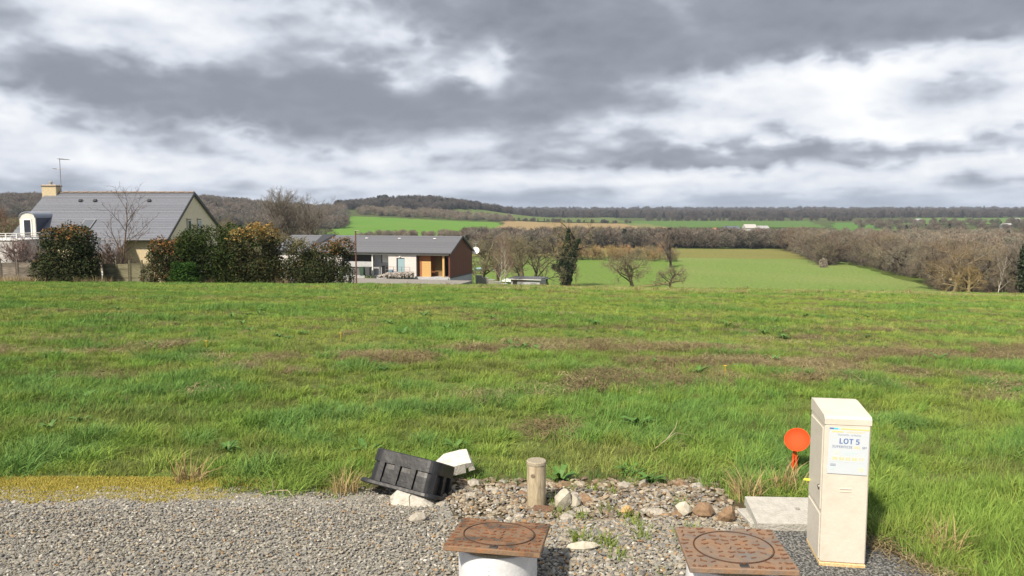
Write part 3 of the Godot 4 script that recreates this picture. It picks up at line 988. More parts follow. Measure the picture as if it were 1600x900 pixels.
	for k in pipes:
		var p := thing("manhole_riser", k[0], "pipe", k[1])
		var R: float = k[2]; var T: float = k[3]
		mb = MB.new()
		mb.lathe([Vector2(R, -0.1), Vector2(R, T - 0.004), Vector2(R - 0.004, T), Vector2(R - 0.016, T), Vector2(R - 0.019, T - 0.004), Vector2(R - 0.019, -0.1)], 72)
		part("tube_wall", mb.mesh(), white_pvc, p)
		mb = MB.new()
		mb.lathe([Vector2(R - 0.006, T + 0.0005), Vector2(R - 0.010, T + 0.011), Vector2(R - 0.05, T + 0.010), Vector2(R - 0.055, T - 0.06)], 60)
		part("mortar_ring", mb.mesh(), cement, p)
		mb = MB.new()
		for i in 3:
			mb.box(Vector3(-0.2 * R, T - 0.035 - i * 0.018, R * 0.9805), Vector3(0.010, 0.0022, 0.002))
		part("depth_mark", mb.mesh(), flat(lin(0.42, 0.44, 0.47), 0.6), p)
	var rust := grained([[0.0, lin(0.075, 0.070, 0.066)], [0.30, lin(0.13, 0.085, 0.055)], [0.46, lin(0.22, 0.115, 0.06)], [0.62, lin(0.19, 0.135, 0.09)], [1.0, lin(0.29, 0.135, 0.065)]], 2.6, 0.012, 0.8, 0.5, 51)
	var rust_dark := grained([[0.0, lin(0.05, 0.03, 0.022)], [1.0, lin(0.12, 0.055, 0.03)]], 6.0, 0.03, 0.85, 0.5, 52)
	var rust_high := grained([[0.0, lin(0.11, 0.06, 0.035)], [0.5, lin(0.18, 0.08, 0.042)], [1.0, lin(0.25, 0.105, 0.05)]], 6.0, 0.03, 0.85, 0.4, 53)
	cover("rust orange square manhole cover tilted on its white riser", Vector3(-0.056, 0.232, -3.262), Basis(Vector3.UP, deg_to_rad(-8.5)) * Basis(Vector3.RIGHT, deg_to_rad(-5.6)) * Basis(Vector3.BACK, deg_to_rad(-0.9)), [rust, rust_dark, rust, dark, rust_high], 5)
	var worn := grained([[0.0, lin(0.17, 0.16, 0.155)], [0.35, lin(0.20, 0.15, 0.115)], [0.6, lin(0.235, 0.165, 0.115)], [1.0, lin(0.27, 0.15, 0.085)]], 2.2, 0.012, 0.75, 0.4, 54)
	var worn_high := grained([[0.0, lin(0.12, 0.06, 0.035)], [0.5, lin(0.17, 0.08, 0.045)], [1.0, lin(0.23, 0.11, 0.06)]], 6.0, 0.03, 0.85, 0.4, 55)
	cover("grey brown square manhole cover on the riser beside the cabinet", Vector3(0.886, 0.2955, -2.985), Basis(Vector3.UP, deg_to_rad(-4.0)) * Basis(Vector3.RIGHT, deg_to_rad(-1.2)), [worn, rust_dark, worn, dark, worn_high], 9)
	# black tub lying askew on a lump of concrete
	var black := grained([[0.0, lin(0.018, 0.019, 0.022)], [0.6, lin(0.024, 0.025, 0.029)], [0.85, lin(0.04, 0.042, 0.046)], [1.0, lin(0.08, 0.08, 0.08)]], 2.0, 0.012, 0.42, 0.12, 61)
	var tub := thing("plastic_tub", "black ribbed plastic tub lying upside down on white concrete lumps", "tub", Vector3(-0.610, 0.006, -4.395))
	tub.basis = Basis(Vector3.UP, deg_to_rad(-22.0)) * Basis(Vector3.BACK, deg_to_rad(-5.5)) * Basis(Vector3.RIGHT, deg_to_rad(-24.0))
	mb = MB.new()
	loft(mb, [ring_of(0.208, 0.148, 0.06, 0.012), ring_of(0.205, 0.146, 0.06, 0.10), ring_of(0.201, 0.142, 0.058, 0.128), ring_of(0.212, 0.153, 0.062, 0.131), ring_of(0.210, 0.151, 0.062, 0.198), ring_of(0.204, 0.145, 0.058, 0.203), ring_of(0.198, 0.139, 0.055, 0.2), ring_of(0.192, 0.133, 0.05, 0.02)])
	part("wall", mb.mesh(), black, tub)
	mb = MB.new()
	loft(mb, [ring_of(0.20, 0.14, 0.06, -0.004), ring_of(0.246, 0.184, 0.075, -0.004), ring_of(0.252, 0.19, 0.078, 0.002), ring_of(0.250, 0.188, 0.078, 0.018), ring_of(0.242, 0.18, 0.075, 0.022), ring_of(0.20, 0.14, 0.06, 0.022)])
	part("flange", mb.mesh(), black, tub)
	mb = MB.new()
	mb.prism([Vector3(-0.017, 0.022, 0.0), Vector3(0.017, 0.022, 0.0), Vector3(0.017, 0.131, -0.004), Vector3(-0.017, 0.131, -0.004)], Vector3(0, 0, 0.021))
	var rib := mb.mesh()
	for x in [-0.128, -0.026, 0.076]:
		part("rib", rib, black, tub, Vector3(x, 0, 0.144))
	part("rib", rib, black, tub, Vector3(0.19, 0, 0.128), Basis(Vector3.UP, 0.75))
	for x in [-0.07, 0.03]:
		part("rib", rib, black, tub, Vector3(0.206, 0, x), Basis(Vector3.UP, PI / 2))
		part("rib", rib, black, tub, Vector3(-0.206, 0, x), Basis(Vector3.UP, -PI / 2))
	for x in [-0.077, 0.025]:
		mb = MB.new()
		mb.box(Vector3(x, 0.036, 0.150), Vector3(0.064, 0.028, 0.010), 0.002)
		part("web", mb.mesh(), black, tub)
	var chalk := grained([[0.0, lin(0.42, 0.40, 0.34)], [0.5, lin(0.58, 0.56, 0.50)], [1.0, lin(0.66, 0.64, 0.59)]], 3.0, 0.02, 0.9, 0.5, 62)
	var lump := thing("concrete_lump", "white concrete lump wedged under the black tub's near corner", "concrete", Vector3(-0.555, 0.033, -4.215), deg_to_rad(-14.0))
	mb = MB.new()
	mb.prism([Vector3(-0.115, -0.035, 0.05), Vector3(-0.118, 0.02, 0.05), Vector3(-0.09, 0.046, 0.04), Vector3(-0.006, 0.032, 0.05), Vector3(-0.006, -0.035, 0.05)], Vector3(0, 0, -0.13))
	mb.prism([Vector3(0.0, -0.035, 0.05), Vector3(0.0, 0.031, 0.05), Vector3(0.075, 0.012, 0.04), Vector3(0.115, -0.022, 0.03), Vector3(0.112, -0.035, 0.03)], Vector3(0, 0, -0.12))
	part("block", mb.mesh(), chalk, lump)
	mb = MB.new()
	mb.box(Vector3(-0.003, -0.004, -0.012), Vector3(0.006, 0.058, 0.118))
	part("joint", mb.mesh(), cement, lump)
	var wedge := single("concrete_wedge", rock_mesh(1, Vector3.ONE), chalk, "white notched concrete piece propped behind the black tub", "concrete", Vector3(-0.345, 0.085, -4.665), Basis(Vector3.UP, deg_to_rad(14.0)) * Basis(Vector3.BACK, deg_to_rad(9.0)) * Basis(Vector3.RIGHT, deg_to_rad(24.0)))
	mb = MB.new()
	mb.prism([Vector3(-0.15, -0.035, 0.06), Vector3(-0.06, 0.03, 0.05), Vector3(0.045, 0.034, 0.05), Vector3(0.045, -0.034, 0.06)], Vector3(0, 0, -0.13))
	mb.prism([Vector3(0.045, -0.004, 0.05), Vector3(0.045, 0.034, 0.05), Vector3(0.085, 0.03, 0.05), Vector3(0.095, -0.002, 0.05)], Vector3(0, 0, -0.129))
	mb.prism([Vector3(0.065, -0.034, 0.055), Vector3(0.066, -0.004, 0.05), Vector3(0.095, -0.004, 0.05), Vector3(0.105, -0.03, 0.055)], Vector3(0, 0, -0.128))
	wedge.mesh = mb.mesh()
	# wooden stake
	var pine := grained([[0.0, lin(0.20, 0.165, 0.11)], [0.35, lin(0.36, 0.30, 0.205)], [0.7, lin(0.45, 0.385, 0.275)], [1.0, lin(0.52, 0.44, 0.33)]], 2.2, 0.014, 0.85, 0.45, 63, false, Vector3(5.0, 0.55, 5.0))
	var stake := thing("wooden_stake", "round pale wooden stake standing at the meadow's edge", "post", Vector3(0.136, -0.008, -4.19), 0.2)
	mb = MB.new()
	mb.lathe([Vector2(0.051, -0.05), Vector2(0.0515, 0.05), Vector2(0.053, 0.14), Vector2(0.052, 0.262), Vector2(0.049, 0.268), Vector2(0.0, 0.266)], 28)
	part("shaft", mb.mesh(), pine, stake)
	mb = MB.new()
	mb.lathe([Vector2(0.0535, 0.248), Vector2(0.0555, 0.252), Vector2(0.055, 0.267), Vector2(0.051, 0.271), Vector2(0.0, 0.2705)], 28)
	part("frayed_top", mb.mesh(), grained([[0.0, lin(0.2, 0.17, 0.12)], [0.5, lin(0.4, 0.35, 0.26)], [1.0, lin(0.5, 0.45, 0.36)]], 8.0, 0.05, 0.95, 1.0, 64), stake)
	mb = MB.new()
	mb.lathe([Vector2(0.013, 0.0), Vector2(0.009, 0.003), Vector2(0.0, 0.002)], 14)
	part("knot", mb.mesh(), grained([[0.0, lin(0.13, 0.10, 0.07)], [1.0, lin(0.26, 0.21, 0.15)]], 20.0, 0.06, 0.9, 0.4, 65), stake, Vector3(-0.03, 0.195, 0.0425), Basis(Vector3.UP, -0.62) * Basis(Vector3.RIGHT, PI / 2))
	mb = MB.new()
	mb.box(Vector3(0, 0, 0), Vector3(0.115, 0.016, 0.05), 0.005, Basis.from_euler(Vector3(0.2, -0.1, -0.03)))
	single("bark_slab", mb.mesh(), grained([[0.0, lin(0.10, 0.06, 0.04)], [1.0, lin(0.24, 0.15, 0.10)]], 8.0, 0.03, 0.95, 0.8, 66), "flat brown slab of bark at the stake's foot", "bark", Vector3(0.175, 0.012, -4.118))
	# concrete slabs behind the cabinet
	var slab_mat := grained([[0.0, lin(0.35, 0.34, 0.31)], [0.5, lin(0.42, 0.41, 0.375)], [1.0, lin(0.46, 0.45, 0.415)]], 2.5, 0.02, 0.92, 0.5, 67)
	var slab := thing("concrete_slab", "pale grey concrete slab with a square hole lying behind the cabinet", "slab", Vector3(1.475, 0.052, -3.94), deg_to_rad(-3.0))
	slab.rotate_object_local(Vector3.RIGHT, deg_to_rad(9.0))
	mb = MB.new()
	var hx := 0.03
	mb.box(Vector3((-0.215 + hx - 0.012) * 0.5, 0, 0), Vector3(0.215 + hx - 0.012, 0.046, 0.27))
	mb.box(Vector3((0.215 + hx + 0.012) * 0.5, 0, 0), Vector3(0.215 - hx - 0.012, 0.046, 0.27))
	mb.box(Vector3(hx, 0, -0.0825), Vector3(0.024, 0.046, 0.105))
	mb.box(Vector3(hx, 0, 0.0675), Vector3(0.024, 0.046, 0.135))
	part("plate", mb.mesh(), slab_mat, slab)
	mb = MB.new()
	mb.box(Vector3.ZERO, Vector3(0.34, 0.034, 0.20), 0.004)
	single("concrete_slab", mb.mesh(), slab_mat, "second concrete slab mostly hidden under the holed slab behind the cabinet", "slab", Vector3(1.40, 0.014, -3.99), Basis(Vector3.UP, deg_to_rad(4.0)))
	# orange marker
	var orange := flat(lin(0.78, 0.075, 0.018), 0.7, 0.0, 0.3)
	var mark := thing("survey_marker", "orange dished plastic survey marker stuck in the grass beside the cabinet", "marker", on_ground(1.812, -4.80), deg_to_rad(-12.0))
	mb = MB.new()
	mb.lathe([Vector2(0.0, -0.026), Vector2(0.04, -0.021), Vector2(0.066, -0.010), Vector2(0.081, 0.003), Vector2(0.084, 0.006), Vector2(0.081, 0.007), Vector2(0.072, -0.001), Vector2(0.060, -0.009), Vector2(0.045, -0.0155), Vector2(0.03, -0.019), Vector2(0.015, -0.0215), Vector2(0.0, -0.0225)], 40)
	part("dish", mb.mesh(), orange, mark, Vector3(0.0, 0.225, 0.0), Basis(Vector3.BACK, 0.42) * Basis(Vector3.RIGHT, deg_to_rad(50.0)).scaled(Vector3.ONE * 0.93))
	for s in [-1, 1]:
		mb = MB.new()
		mb.tube([Vector3(0.007 * s - 0.012, -0.06, 0.004), Vector3(0.011 * s - 0.012, 0.06, 0.004), Vector3(0.007 * s - 0.012, 0.14, 0.008), Vector3(0.003 * s - 0.012, 0.175, 0.014)], [0.006, 0.0075, 0.0065, 0.005], 8)
		part("prong", mb.mesh(), orange, mark)
	# moss
	var moss_mat := tinted(0.9, 0.2, 0.3)
	var tuft := blades(700, 14, 0.02, 0.008, 0.02, 0.0026, 0.1, 2, 0.0)
	var places := []; var tints := []
	for i in 14000:
		var x := rng.randf_range(-3.7, -1.1); var D := 4.22 + rng.randf() * 0.46
		var keep := 1.0 - smoothstep(-2.35, -1.15, x + 0.4 * bump_noise.get_noise_2d(x * 6.0, D * 6.0))
		if rng.randf() > keep or D < grass_edge(x) - 0.06:
			continue
		places.append(Transform3D(Basis(Vector3.UP, rng.randf() * TAU).scaled(Vector3.ONE * rng.randf_range(0.7, 1.4)), on_ground(x, -D, 0.006)))
		tints.append(mix3(Color(0.50, 0.41, 0.10), Color(0.32, 0.31, 0.07), rng.randf()))
	scatter("moss", tuft, moss_mat, places, tints, "yellow green moss strip along the gravel's far edge", "moss")
	# weeds growing in the gravel and the meadow
	var leaf_mat := tinted(0.6, 0.35, 0.5)
	var kinds := [weed(801, 0.13, 13, 0.16), weed(802, 0.10, 16, 0.11), weed(803, 0.16, 11, 0.15)]
	for k in [[0.757, 4.78, 1, 1.25, "leafy weed with narrow leaves growing behind the rubble midway between stake and slabs"], [0.30, 4.66, 0, 1.0, "broad leaved weed growing just behind the wooden stake"], [-0.40, 5.35, 0, 0.9, "broad leaved weed in the grass behind the propped concrete wedge"], [0.86, 4.62, 2, 0.8, "spreading weed at the grass edge behind the rubble"], [-1.02, 5.25, 2, 1.0, "broad leaved weed in the grass behind the black tub"], [1.0, 6.0, 2, 1.2, "tall broad leaved weed in lush grass left of the orange marker"]]:
		single("weed", kinds[k[2]], leaf_mat, k[4], "weed", on_ground(k[0], -float(k[1])), Basis(Vector3.UP, rng.randf() * TAU).scaled(Vector3.ONE * float(k[3])))
	for i in 30:
		var x := rng.randf_range(0.2, 1.05); var D := rng.randf_range(3.3, 4.5)
		single("grass_sprout", blades(820 + i, 30, 0.035, 0.03, 0.085, 0.0022, 0.1, 3, 0.02), tint_green(0.17, 0.24, 0.04), "small bright grass sprout growing through the gravel between the manholes", "grass sprout", on_ground(x, -D), Basis(Vector3.UP, rng.randf() * TAU).scaled(Vector3.ONE * rng.randf_range(0.6, 1.4)), "grass sprouts in the gravel")
	for i in 84:
		var D := sqrt(rng.randf_range(26.0, 300.0)); var x := rng.randf_range(-0.62, 0.64) * D
		single("dock_weed", kinds[i % 3], leaf_mat, "dark green broad leaved weed scattered in the meadow grass", "weed", on_ground(x, -D), Basis(Vector3.UP, rng.randf() * TAU).scaled(Vector3.ONE * rng.randf_range(0.5, 1.3)), "weeds scattered in the meadow")
	var petal := MB.new()
	petal.lathe([Vector2(0.004, 0.0), Vector2(0.02, 0.006), Vector2(0.0, 0.011)], 10, Vector3(0, 0.11, 0))
	petal.tube([Vector3.ZERO, Vector3(0, 0.11, 0)], [0.003, 0.003], 5)
	for k in [[-4.2, 10.5], [2.35, 8.4], [-2.6, 11.6]]:
		single("dandelion", petal.mesh(), flat(lin(0.72, 0.42, 0.02), 0.7), "tiny yellow dandelion flower in the meadow", "flower", on_ground(k[0], -float(k[1])), Basis.IDENTITY, "dandelions in the meadow")
	# dry stalks and dead tufts along the edge
	var straw := tinted(0.85, 0.2, 0.3)
	for k in [[-1.98, 4.62, 1.2, "dead straw tuft with brown thatch at the left grass edge"], [-0.98, 4.40, 1.1, "dead grass tuft left of the black tub by the gravel"], [1.35, 4.32, 1.3, "upright dry yellow grass tuft behind the concrete slabs"], [1.62, 4.42, 1.35, "tall dry grass tuft between concrete slabs and orange marker"], [2.05, 3.55, 1.2, "dead brown grass tuft at the asphalt's grassy border"]]:
		single("dry_tuft", blades(int(float(k[0]) * 100) + 900, 90, 0.07, 0.08, 0.21, 0.0024, 0.3, 3, 0.0), tint_green(0.34, 0.26, 0.13), k[3], "dry grass", on_ground(k[0], -float(k[1])), Basis(Vector3.UP, 0.3).scaled(Vector3.ONE * float(k[2])))
	for k in [[-1.45, 4.38, -0.5, 0.26, "pale forked dry stick lying at the edge of the gravel"], [1.80, 3.62, -0.95, 0.62, "long pale dry stalk lying along the asphalt's border"], [0.98, 5.3, 0.7, 0.4, "bent dry stalk leaning in grass left of the orange marker"]]:
		mb = MB.new()
		var L: float = k[3]
		var up := 0.05 if L > 0.6 else 1.0
		mb.tube([Vector3.ZERO, Vector3(L * 0.35, L * 0.16 * up, 0.02), Vector3(L * 0.7, L * 0.2 * up, -0.01), Vector3(L, L * 0.12 * up, 0.02)], [0.003 if up == 1.0 else 0.0017, 0.0026 if up == 1.0 else 0.0015, 0.002 if up == 1.0 else 0.0013, 0.001], 6)
		if up == 1.0:
			mb.tube([Vector3(L * 0.35, L * 0.16, 0.02), Vector3(L * 0.5, L * 0.36, 0.05), Vector3(L * 0.52, L * 0.5, 0.06)], [0.0026, 0.002, 0.001], 6)
		single("dry_stalk", mb.mesh(), flat(lin(0.46, 0.38, 0.27), 0.9), k[4], "stalk", on_ground(k[0], -float(k[1]), 0.01), Basis(Vector3.UP, float(k[2])))

func tint_green(r: float, g: float, b: float) -> StandardMaterial3D:
	var m := tinted(0.8, 0.3, 0.35)
	m.albedo_color = lin(r, g, b)
	return m

# ---------------------------------------------------------------- fence and shrubs at the meadow's end
# leaves spread through a few rounded lobes; the topmost shoots may be of another colour
func leafy(seed_: int, lobes: Array, count: int, leaf: float, tones: Array, shoots: Array, top: float, share: float) -> ArrayMesh:
	var r := RandomNumberGenerator.new()
	r.seed = seed_
	var mb := MB.new()
	var total := 0.0
	for l in lobes:
		total += l[1].x * l[1].z + l[1].y * l[1].x
	for l in lobes:
		var c: Vector3 = l[0]; var e: Vector3 = l[1]
		for i in int(count * (e.x * e.z + e.y * e.x) / total):
			var d := Vector3(r.randfn(), r.randfn(), r.randfn()).normalized()
			var lump := 1.0 + 0.16 * sin(d.x * 7.0 + seed_) * sin(d.y * 6.0 + 1.3 * seed_) + 0.10 * sin(d.z * 13.0 + d.y * 9.0)
			var p := c + d * e * lump * (1.0 - 0.45 * r.randf() * r.randf())
			if p.y < 0.02:
				continue
			var a := Vector3(r.randfn(), r.randfn() * 0.7, r.randfn()).normalized()
			var b := a.cross(Vector3(r.randfn(), r.randfn(), r.randfn())).normalized() * 0.45
			var s := leaf * r.randf_range(0.45, 1.4)
			var is_shoot := p.y > top + r.randf_range(-0.25, 0.5) and r.randf() < share
			var t: Color = shoots[r.randi() % shoots.size()] if is_shoot else tones[r.randi() % tones.size()]
			mb.col = t * r.randf_range(0.7, 1.3)
			mb.tri(p - a * s, p + b * s, p + a * s)
			mb.tri(p - a * s, p + a * s, p - b * s)
	return mb.mesh(true)

func stems(seed_: int, count: int, spread: float, high: float, thick: float) -> ArrayMesh:
	var r := RandomNumberGenerator.new()
	r.seed = seed_
	var mb := MB.new()
	for i in count:
		var w := r.randf() * TAU
		var foot := Vector3(cos(w), 0, sin(w)) * spread * 0.3 * r.randf()
		var tip := Vector3(cos(w) * spread * r.randf_range(0.3, 0.8), high * r.randf_range(0.6, 0.95), sin(w) * spread * 0.5)
		mb.tube([foot - Vector3.UP * 0.2, foot.lerp(tip, 0.5) + Vector3(r.randf_range(-0.1, 0.1), 0.1, 0), tip], [thick, thick * 0.7, thick * 0.2], 5)
	return mb.mesh()

func shrub(label: String, x: float, D: float, wide: float, high: float, seed_: int, tones: Array, shoots: Array, share: float, leaf := 0.07, count := 9000, called := "shrub") -> void:
	var o := thing(called, label, "shrub", on_ground(x, -D, -0.05))
	var r := RandomNumberGenerator.new()
	r.seed = seed_
	var lobes := [[Vector3(0, high * 0.5, 0), Vector3(wide * 0.40, high * 0.43, wide * 0.36)]]
	for i in 11:
		var w := TAU * i / 11.0 * 2.3 + r.randf()
		var k := r.randf_range(0.4, 0.95)
		lobes.append([Vector3(cos(w) * wide * 0.33, high * r.randf_range(0.25, 0.8), sin(w) * wide * 0.25), Vector3(wide * 0.24, high * 0.25, wide * 0.24) * k])
	for i in 5:
		lobes.append([Vector3((i - 2) * wide * 0.19, high * 0.2, wide * 0.12), Vector3(wide * 0.17, high * 0.24, wide * 0.24)])
	part("foliage", leafy(seed_, lobes, int(count * 1.9), leaf, tones, shoots, high * 0.72, share), tinted(0.8, 0.22, 0.25), o)
	part("stem", stems(seed_, 9, wide * 0.4, high * 0.8, 0.03), flat(lin(0.10, 0.075, 0.055), 0.9), o)

func fence_panel(o: Node3D, x0: float, x1: float, y0: float, high: float, mats: Array, slats: int, tilt: float) -> void:
	var w := x1 - x0
	for s in slats:
		var mb := MB.new()
		var sh := high / slats
		mb.box(Vector3(0, 0, 0), Vector3(w - 0.02, sh * 1.12, 0.018), 0.003, Basis(Vector3.RIGHT, 0.16 if s % 2 else 0.10) * Basis(Vector3.BACK, tilt + rng.randf_range(-0.008, 0.008)))
		part("slat", mb.mesh(), mats[rng.randi() % mats.size()], o, Vector3((x0 + x1) / 2, y0 + sh * (s + 0.5), rng.randf_range(-0.006, 0.006)))
	for k in [[0.035, 0.0], [w - 0.035, 0.0]]:
		var mb := MB.new()
		mb.box(Vector3(x0 + k[0], y0 + high * 0.5, 0.03), Vector3(0.035, high, 0.02), 0.004)
		part("batten", mb.mesh(), mats[0], o)

func build_fence_and_shrubs() -> void:
	var grey_wood := []; var green_wood := []; var red_wood := []
	for k in 3:
		var g := 0.85 + 0.2 * k
		grey_wood.append(grained([[0.0, lin(0.10 * g, 0.085 * g, 0.07 * g)], [0.5, lin(0.19 * g, 0.165 * g, 0.14 * g)], [1.0, lin(0.27 * g, 0.24 * g, 0.21 * g)]], 1.0, 0.02, 0.95, 0.3, 70 + k, true, Vector3(0.4, 4, 4)))
		green_wood.append(grained([[0.0, lin(0.09 * g, 0.085 * g, 0.055 * g)], [0.5, lin(0.17 * g, 0.16 * g, 0.105 * g)], [1.0, lin(0.25 * g, 0.23 * g, 0.16 * g)]], 1.0, 0.02, 0.95, 0.3, 80 + k, true, Vector3(0.4, 4, 4)))
		red_wood.append(grained([[0.0, lin(0.13 * g, 0.08 * g, 0.05 * g)], [0.5, lin(0.24 * g, 0.15 * g, 0.09 * g)], [1.0, lin(0.3 * g, 0.2 * g, 0.13 * g)]], 1.0, 0.02, 0.95, 0.3, 90 + k, true, Vector3(0.4, 4, 4)))
	# x at 46 m from pixels measured on the ground plan
	var runs := [["slat_fence", "weathered grey slatted timber fence beside the orange topped round shrub", [-31.5, -30.5, -29.5, -28.45, -27.4, -26.4, -25.4, -24.65], grey_wood, 1.42], ["slat_fence", "greenish slatted timber fence between the white post and the red brown shrub", [-24.35, -23.6, -22.8, -22.05, -21.4], green_wood, 1.36]]
	for run in runs:
		var xs: Array = run[2]
		var y0: float = ground(-27.0, -46.0)
		var o := thing(run[0], run[1], "fence", Vector3(0, y0, -46.0))
		for i in xs.size() - 1:
			fence_panel(o, xs[i] + 0.04, xs[i + 1] - 0.04, -0.12, float(run[4]) - 0.06 + rng.randf_range(-0.03, 0.03), run[3], 10, rng.randf_range(-0.012, 0.012))
		for x in xs:
			var mb := MB.new()
			mb.box(Vector3(x, float(run[4]) * 0.5 - 0.1, 0.0), Vector3(0.075, float(run[4]) + 0.3, 0.075), 0.006)
			part("post", mb.mesh(), run[3][0], o)
	var lone := thing("fence_panel", "single red brown timber fence panel between two tall hedge shrubs", "fence panel", Vector3(-13.75, ground(-13.5, -45.0), -45.0))
	fence_panel(lone, -0.26, 0.26, -0.1, 1.5, red_wood, 12, 0.0)
	var wm := MB.new()
	wm.tube([Vector3(0, -0.2, 0), Vector3(0.02, 0.6, 0), Vector3(-0.06, 1.42, 0)], [0.07, 0.06, 0.055], 10)
	single("white_post", wm.mesh(), grained([[0.0, lin(0.12, 0.11, 0.10)], [0.42, lin(0.5, 0.49, 0.46)], [1.0, lin(0.68, 0.67, 0.63)]], 2.0, 0.03, 0.9, 0.4, 95), "flaking white post standing between the two timber fences", "post", Vector3(-24.5, ground(-24.5, -45.9), -45.85))
	# shrubs
	var dark := [Color(0.028, 0.045, 0.018), Color(0.04, 0.06, 0.022), Color(0.055, 0.07, 0.028), Color(0.07, 0.06, 0.03)]
	var laurel := [Color(0.024, 0.04, 0.010), Color(0.034, 0.055, 0.013), Color(0.048, 0.068, 0.016)]
	var bright := [Color(0.03, 0.075, 0.014), Color(0.042, 0.092, 0.018)]
	var red := [Color(0.26, 0.09, 0.035), Color(0.22, 0.12, 0.04), Color(0.30, 0.15, 0.05), Color(0.17, 0.10, 0.04)]
	var tan := [Color(0.36, 0.24, 0.08), Color(0.30, 0.17, 0.06), Color(0.25, 0.2, 0.07), Color(0.33, 0.20, 0.06)]
	shrub("large round shrub with orange red shoots in front of the grey fence", -25.85, 45.0, 3.5, 3.75, 1, dark, red, 0.36, 0.075, 12000)
	shrub("small dark shrub at the foot of the orange red topped round shrub", -25.6, 44.3, 1.5, 1.35, 2, dark, dark, 0.0, 0.06, 2600)
	shrub("low red leaved shrub behind the grey fence below the balcony", -28.6, 47.4, 1.7, 1.9, 3, [Color(0.14, 0.05, 0.03), Color(0.09, 0.05, 0.03)], red, 0.7, 0.05, 2500)
	shrub("loose red brown shrub at the end of the greenish fence", -19.8, 45.0, 2.9, 2.8, 4, dark + [Color(0.12, 0.07, 0.03)], red, 0.4, 0.065, 8000)
	shrub("big dark green evergreen shrub in front of the cream gable", -17.5, 45.2, 4.2, 3.75, 5, laurel, laurel, 0.0, 0.065, 14000)
	shrub("low bright green bush at the foot of the dark evergreen shrub", -18.55, 43.9, 1.75, 1.45, 6, bright, bright, 0.0, 0.06, 4000)
	shrub("tall hedge shrub with tan orange crown beside the dark evergreen shrub", -15.05, 45.0, 3.4, 3.85, 7, dark + [Color(0.10, 0.085, 0.035)], tan, 0.75, 0.065, 12000)
	shrub("twiggy olive hedge shrub just right of the lone fence panel", -12.3, 45.0, 2.2, 3.0, 8, dark + [Color(0.12, 0.10, 0.05)], [Color(0.20, 0.17, 0.09), Color(0.12, 0.11, 0.05)], 0.7, 0.06, 7000)
	shrub("squared hedge shrub with orange shoots beside the brown street lamp", -10.75, 45.0, 3.0, 2.8, 9, dark, [Color(0.30, 0.13, 0.045), Color(0.24, 0.12, 0.05)] + red, 0.45, 0.06, 9000)
	# the long pale grass along the fence
	var places := []; var tints := []
	var tuft := blades(1200, 22, 0.12, 0.25, 0.62, 0.008, 0.4, 3, 0.0)
	for i in 520:
		var x := rng.randf_range(-32.0, -9.6); var D := rng.randf_range(43.6, 45.7)
		if lush_noise.get_noise_2d(x * 2.0, 4.0) < (-0.1 if x < -21.0 else 0.12):
			continue
		places.append(Transform3D(Basis(Vector3.UP, rng.randf() * TAU).scaled(Vector3.ONE * rng.randf_range(0.6, 1.15)), on_ground(x, -D)))
		tints.append(Color(0.36, 0.29, 0.17) * rng.randf_range(0.6, 1.2))
	scatter("dry_grass", tuft, tinted(0.85, 0.25, 0.3), places, tints, "tall bleached grass along the foot of the fences and hedge", "dry grass")
	places = []; tints = []                                       # last year's dock stems near the brow
	var dead := blades(1201, 7, 0.10, 0.2, 0.5, 0.010, 0.1, 2, 0.0)
	for i in 330:
		var x := rng.randf_range(-8.0, 27.0); var D := rng.randf_range(27.0, 44.0)
		if x > 0.66 * D or dry_noise.get_noise_2d(x * 0.6, D) < 0.0:
			continue
		places.append(Transform3D(Basis(Vector3.UP, rng.randf() * TAU).scaled(Vector3.ONE * rng.randf_range(0.5, 1.1)), on_ground(x, -D)))
		tints.append(Color(0.17, 0.115, 0.06) * rng.randf_range(0.7, 1.3))
	scatter("dock_stems", dead, tinted(0.9, 0.1, 0.3), places, tints, "brown dead dock stems standing in the meadow near its brow", "dead stems")

# ---------------------------------------------------------------- the slate roofed house
func slab_of(a: Vector3, b: Vector3, c: Vector3, d: Vector3, thick: float) -> ArrayMesh:
	var mb := MB.new()
	mb.prism([a, b, c, d], (b - a).cross(d - a).normalized() * thick)
	return mb.mesh()

func slate_mats(base: Vector3, seed_: int) -> Array:
	var out := []
	for k in 3:
		var g := 0.92 + 0.08 * k
		out.append(grained([[0.0, lin(base.x * 0.72 * g, base.y * 0.72 * g, base.z * 0.72 * g)], [0.5, lin(base.x * g, base.y * g, base.z * g)], [1.0, lin(base.x * 1.25 * g, base.y * 1.25 * g, base.z * 1.25 * g)]], 0.6, 0.04, 0.5, 0.3, seed_ + k, true, Vector3.ONE, 0.5))
	return out

# slate courses laid from eave to ridge, each lapping the one below
func courses(parent: Node3D, x0: float, x1: float, eave: Vector2, ridge: Vector2, count: int, mats: Array) -> void:
	var dir := (ridge - eave) / count
	var up := Vector3(0, absf(dir.x), absf(dir.y) * (1.0 if eave.x > ridge.x else -1.0)).normalized()
	var mb := MB.new()
	var w := x1 - x0
	var a := Vector3(0, 0, 0) + up * 0.022
	var b := Vector3(0, dir.y * 1.15, dir.x * 1.15) + up * 0.008
	mb.prism([a, b, b - up * 0.012, a - up * 0.012], Vector3(w, 0, 0))
	var m := mb.mesh()
	for i in count:
		part("slate_course", m, mats[(i * 7 + i / 3) % mats.size()], parent, Vector3(x0, eave.y + dir.y * i, eave.x + dir.x * i))

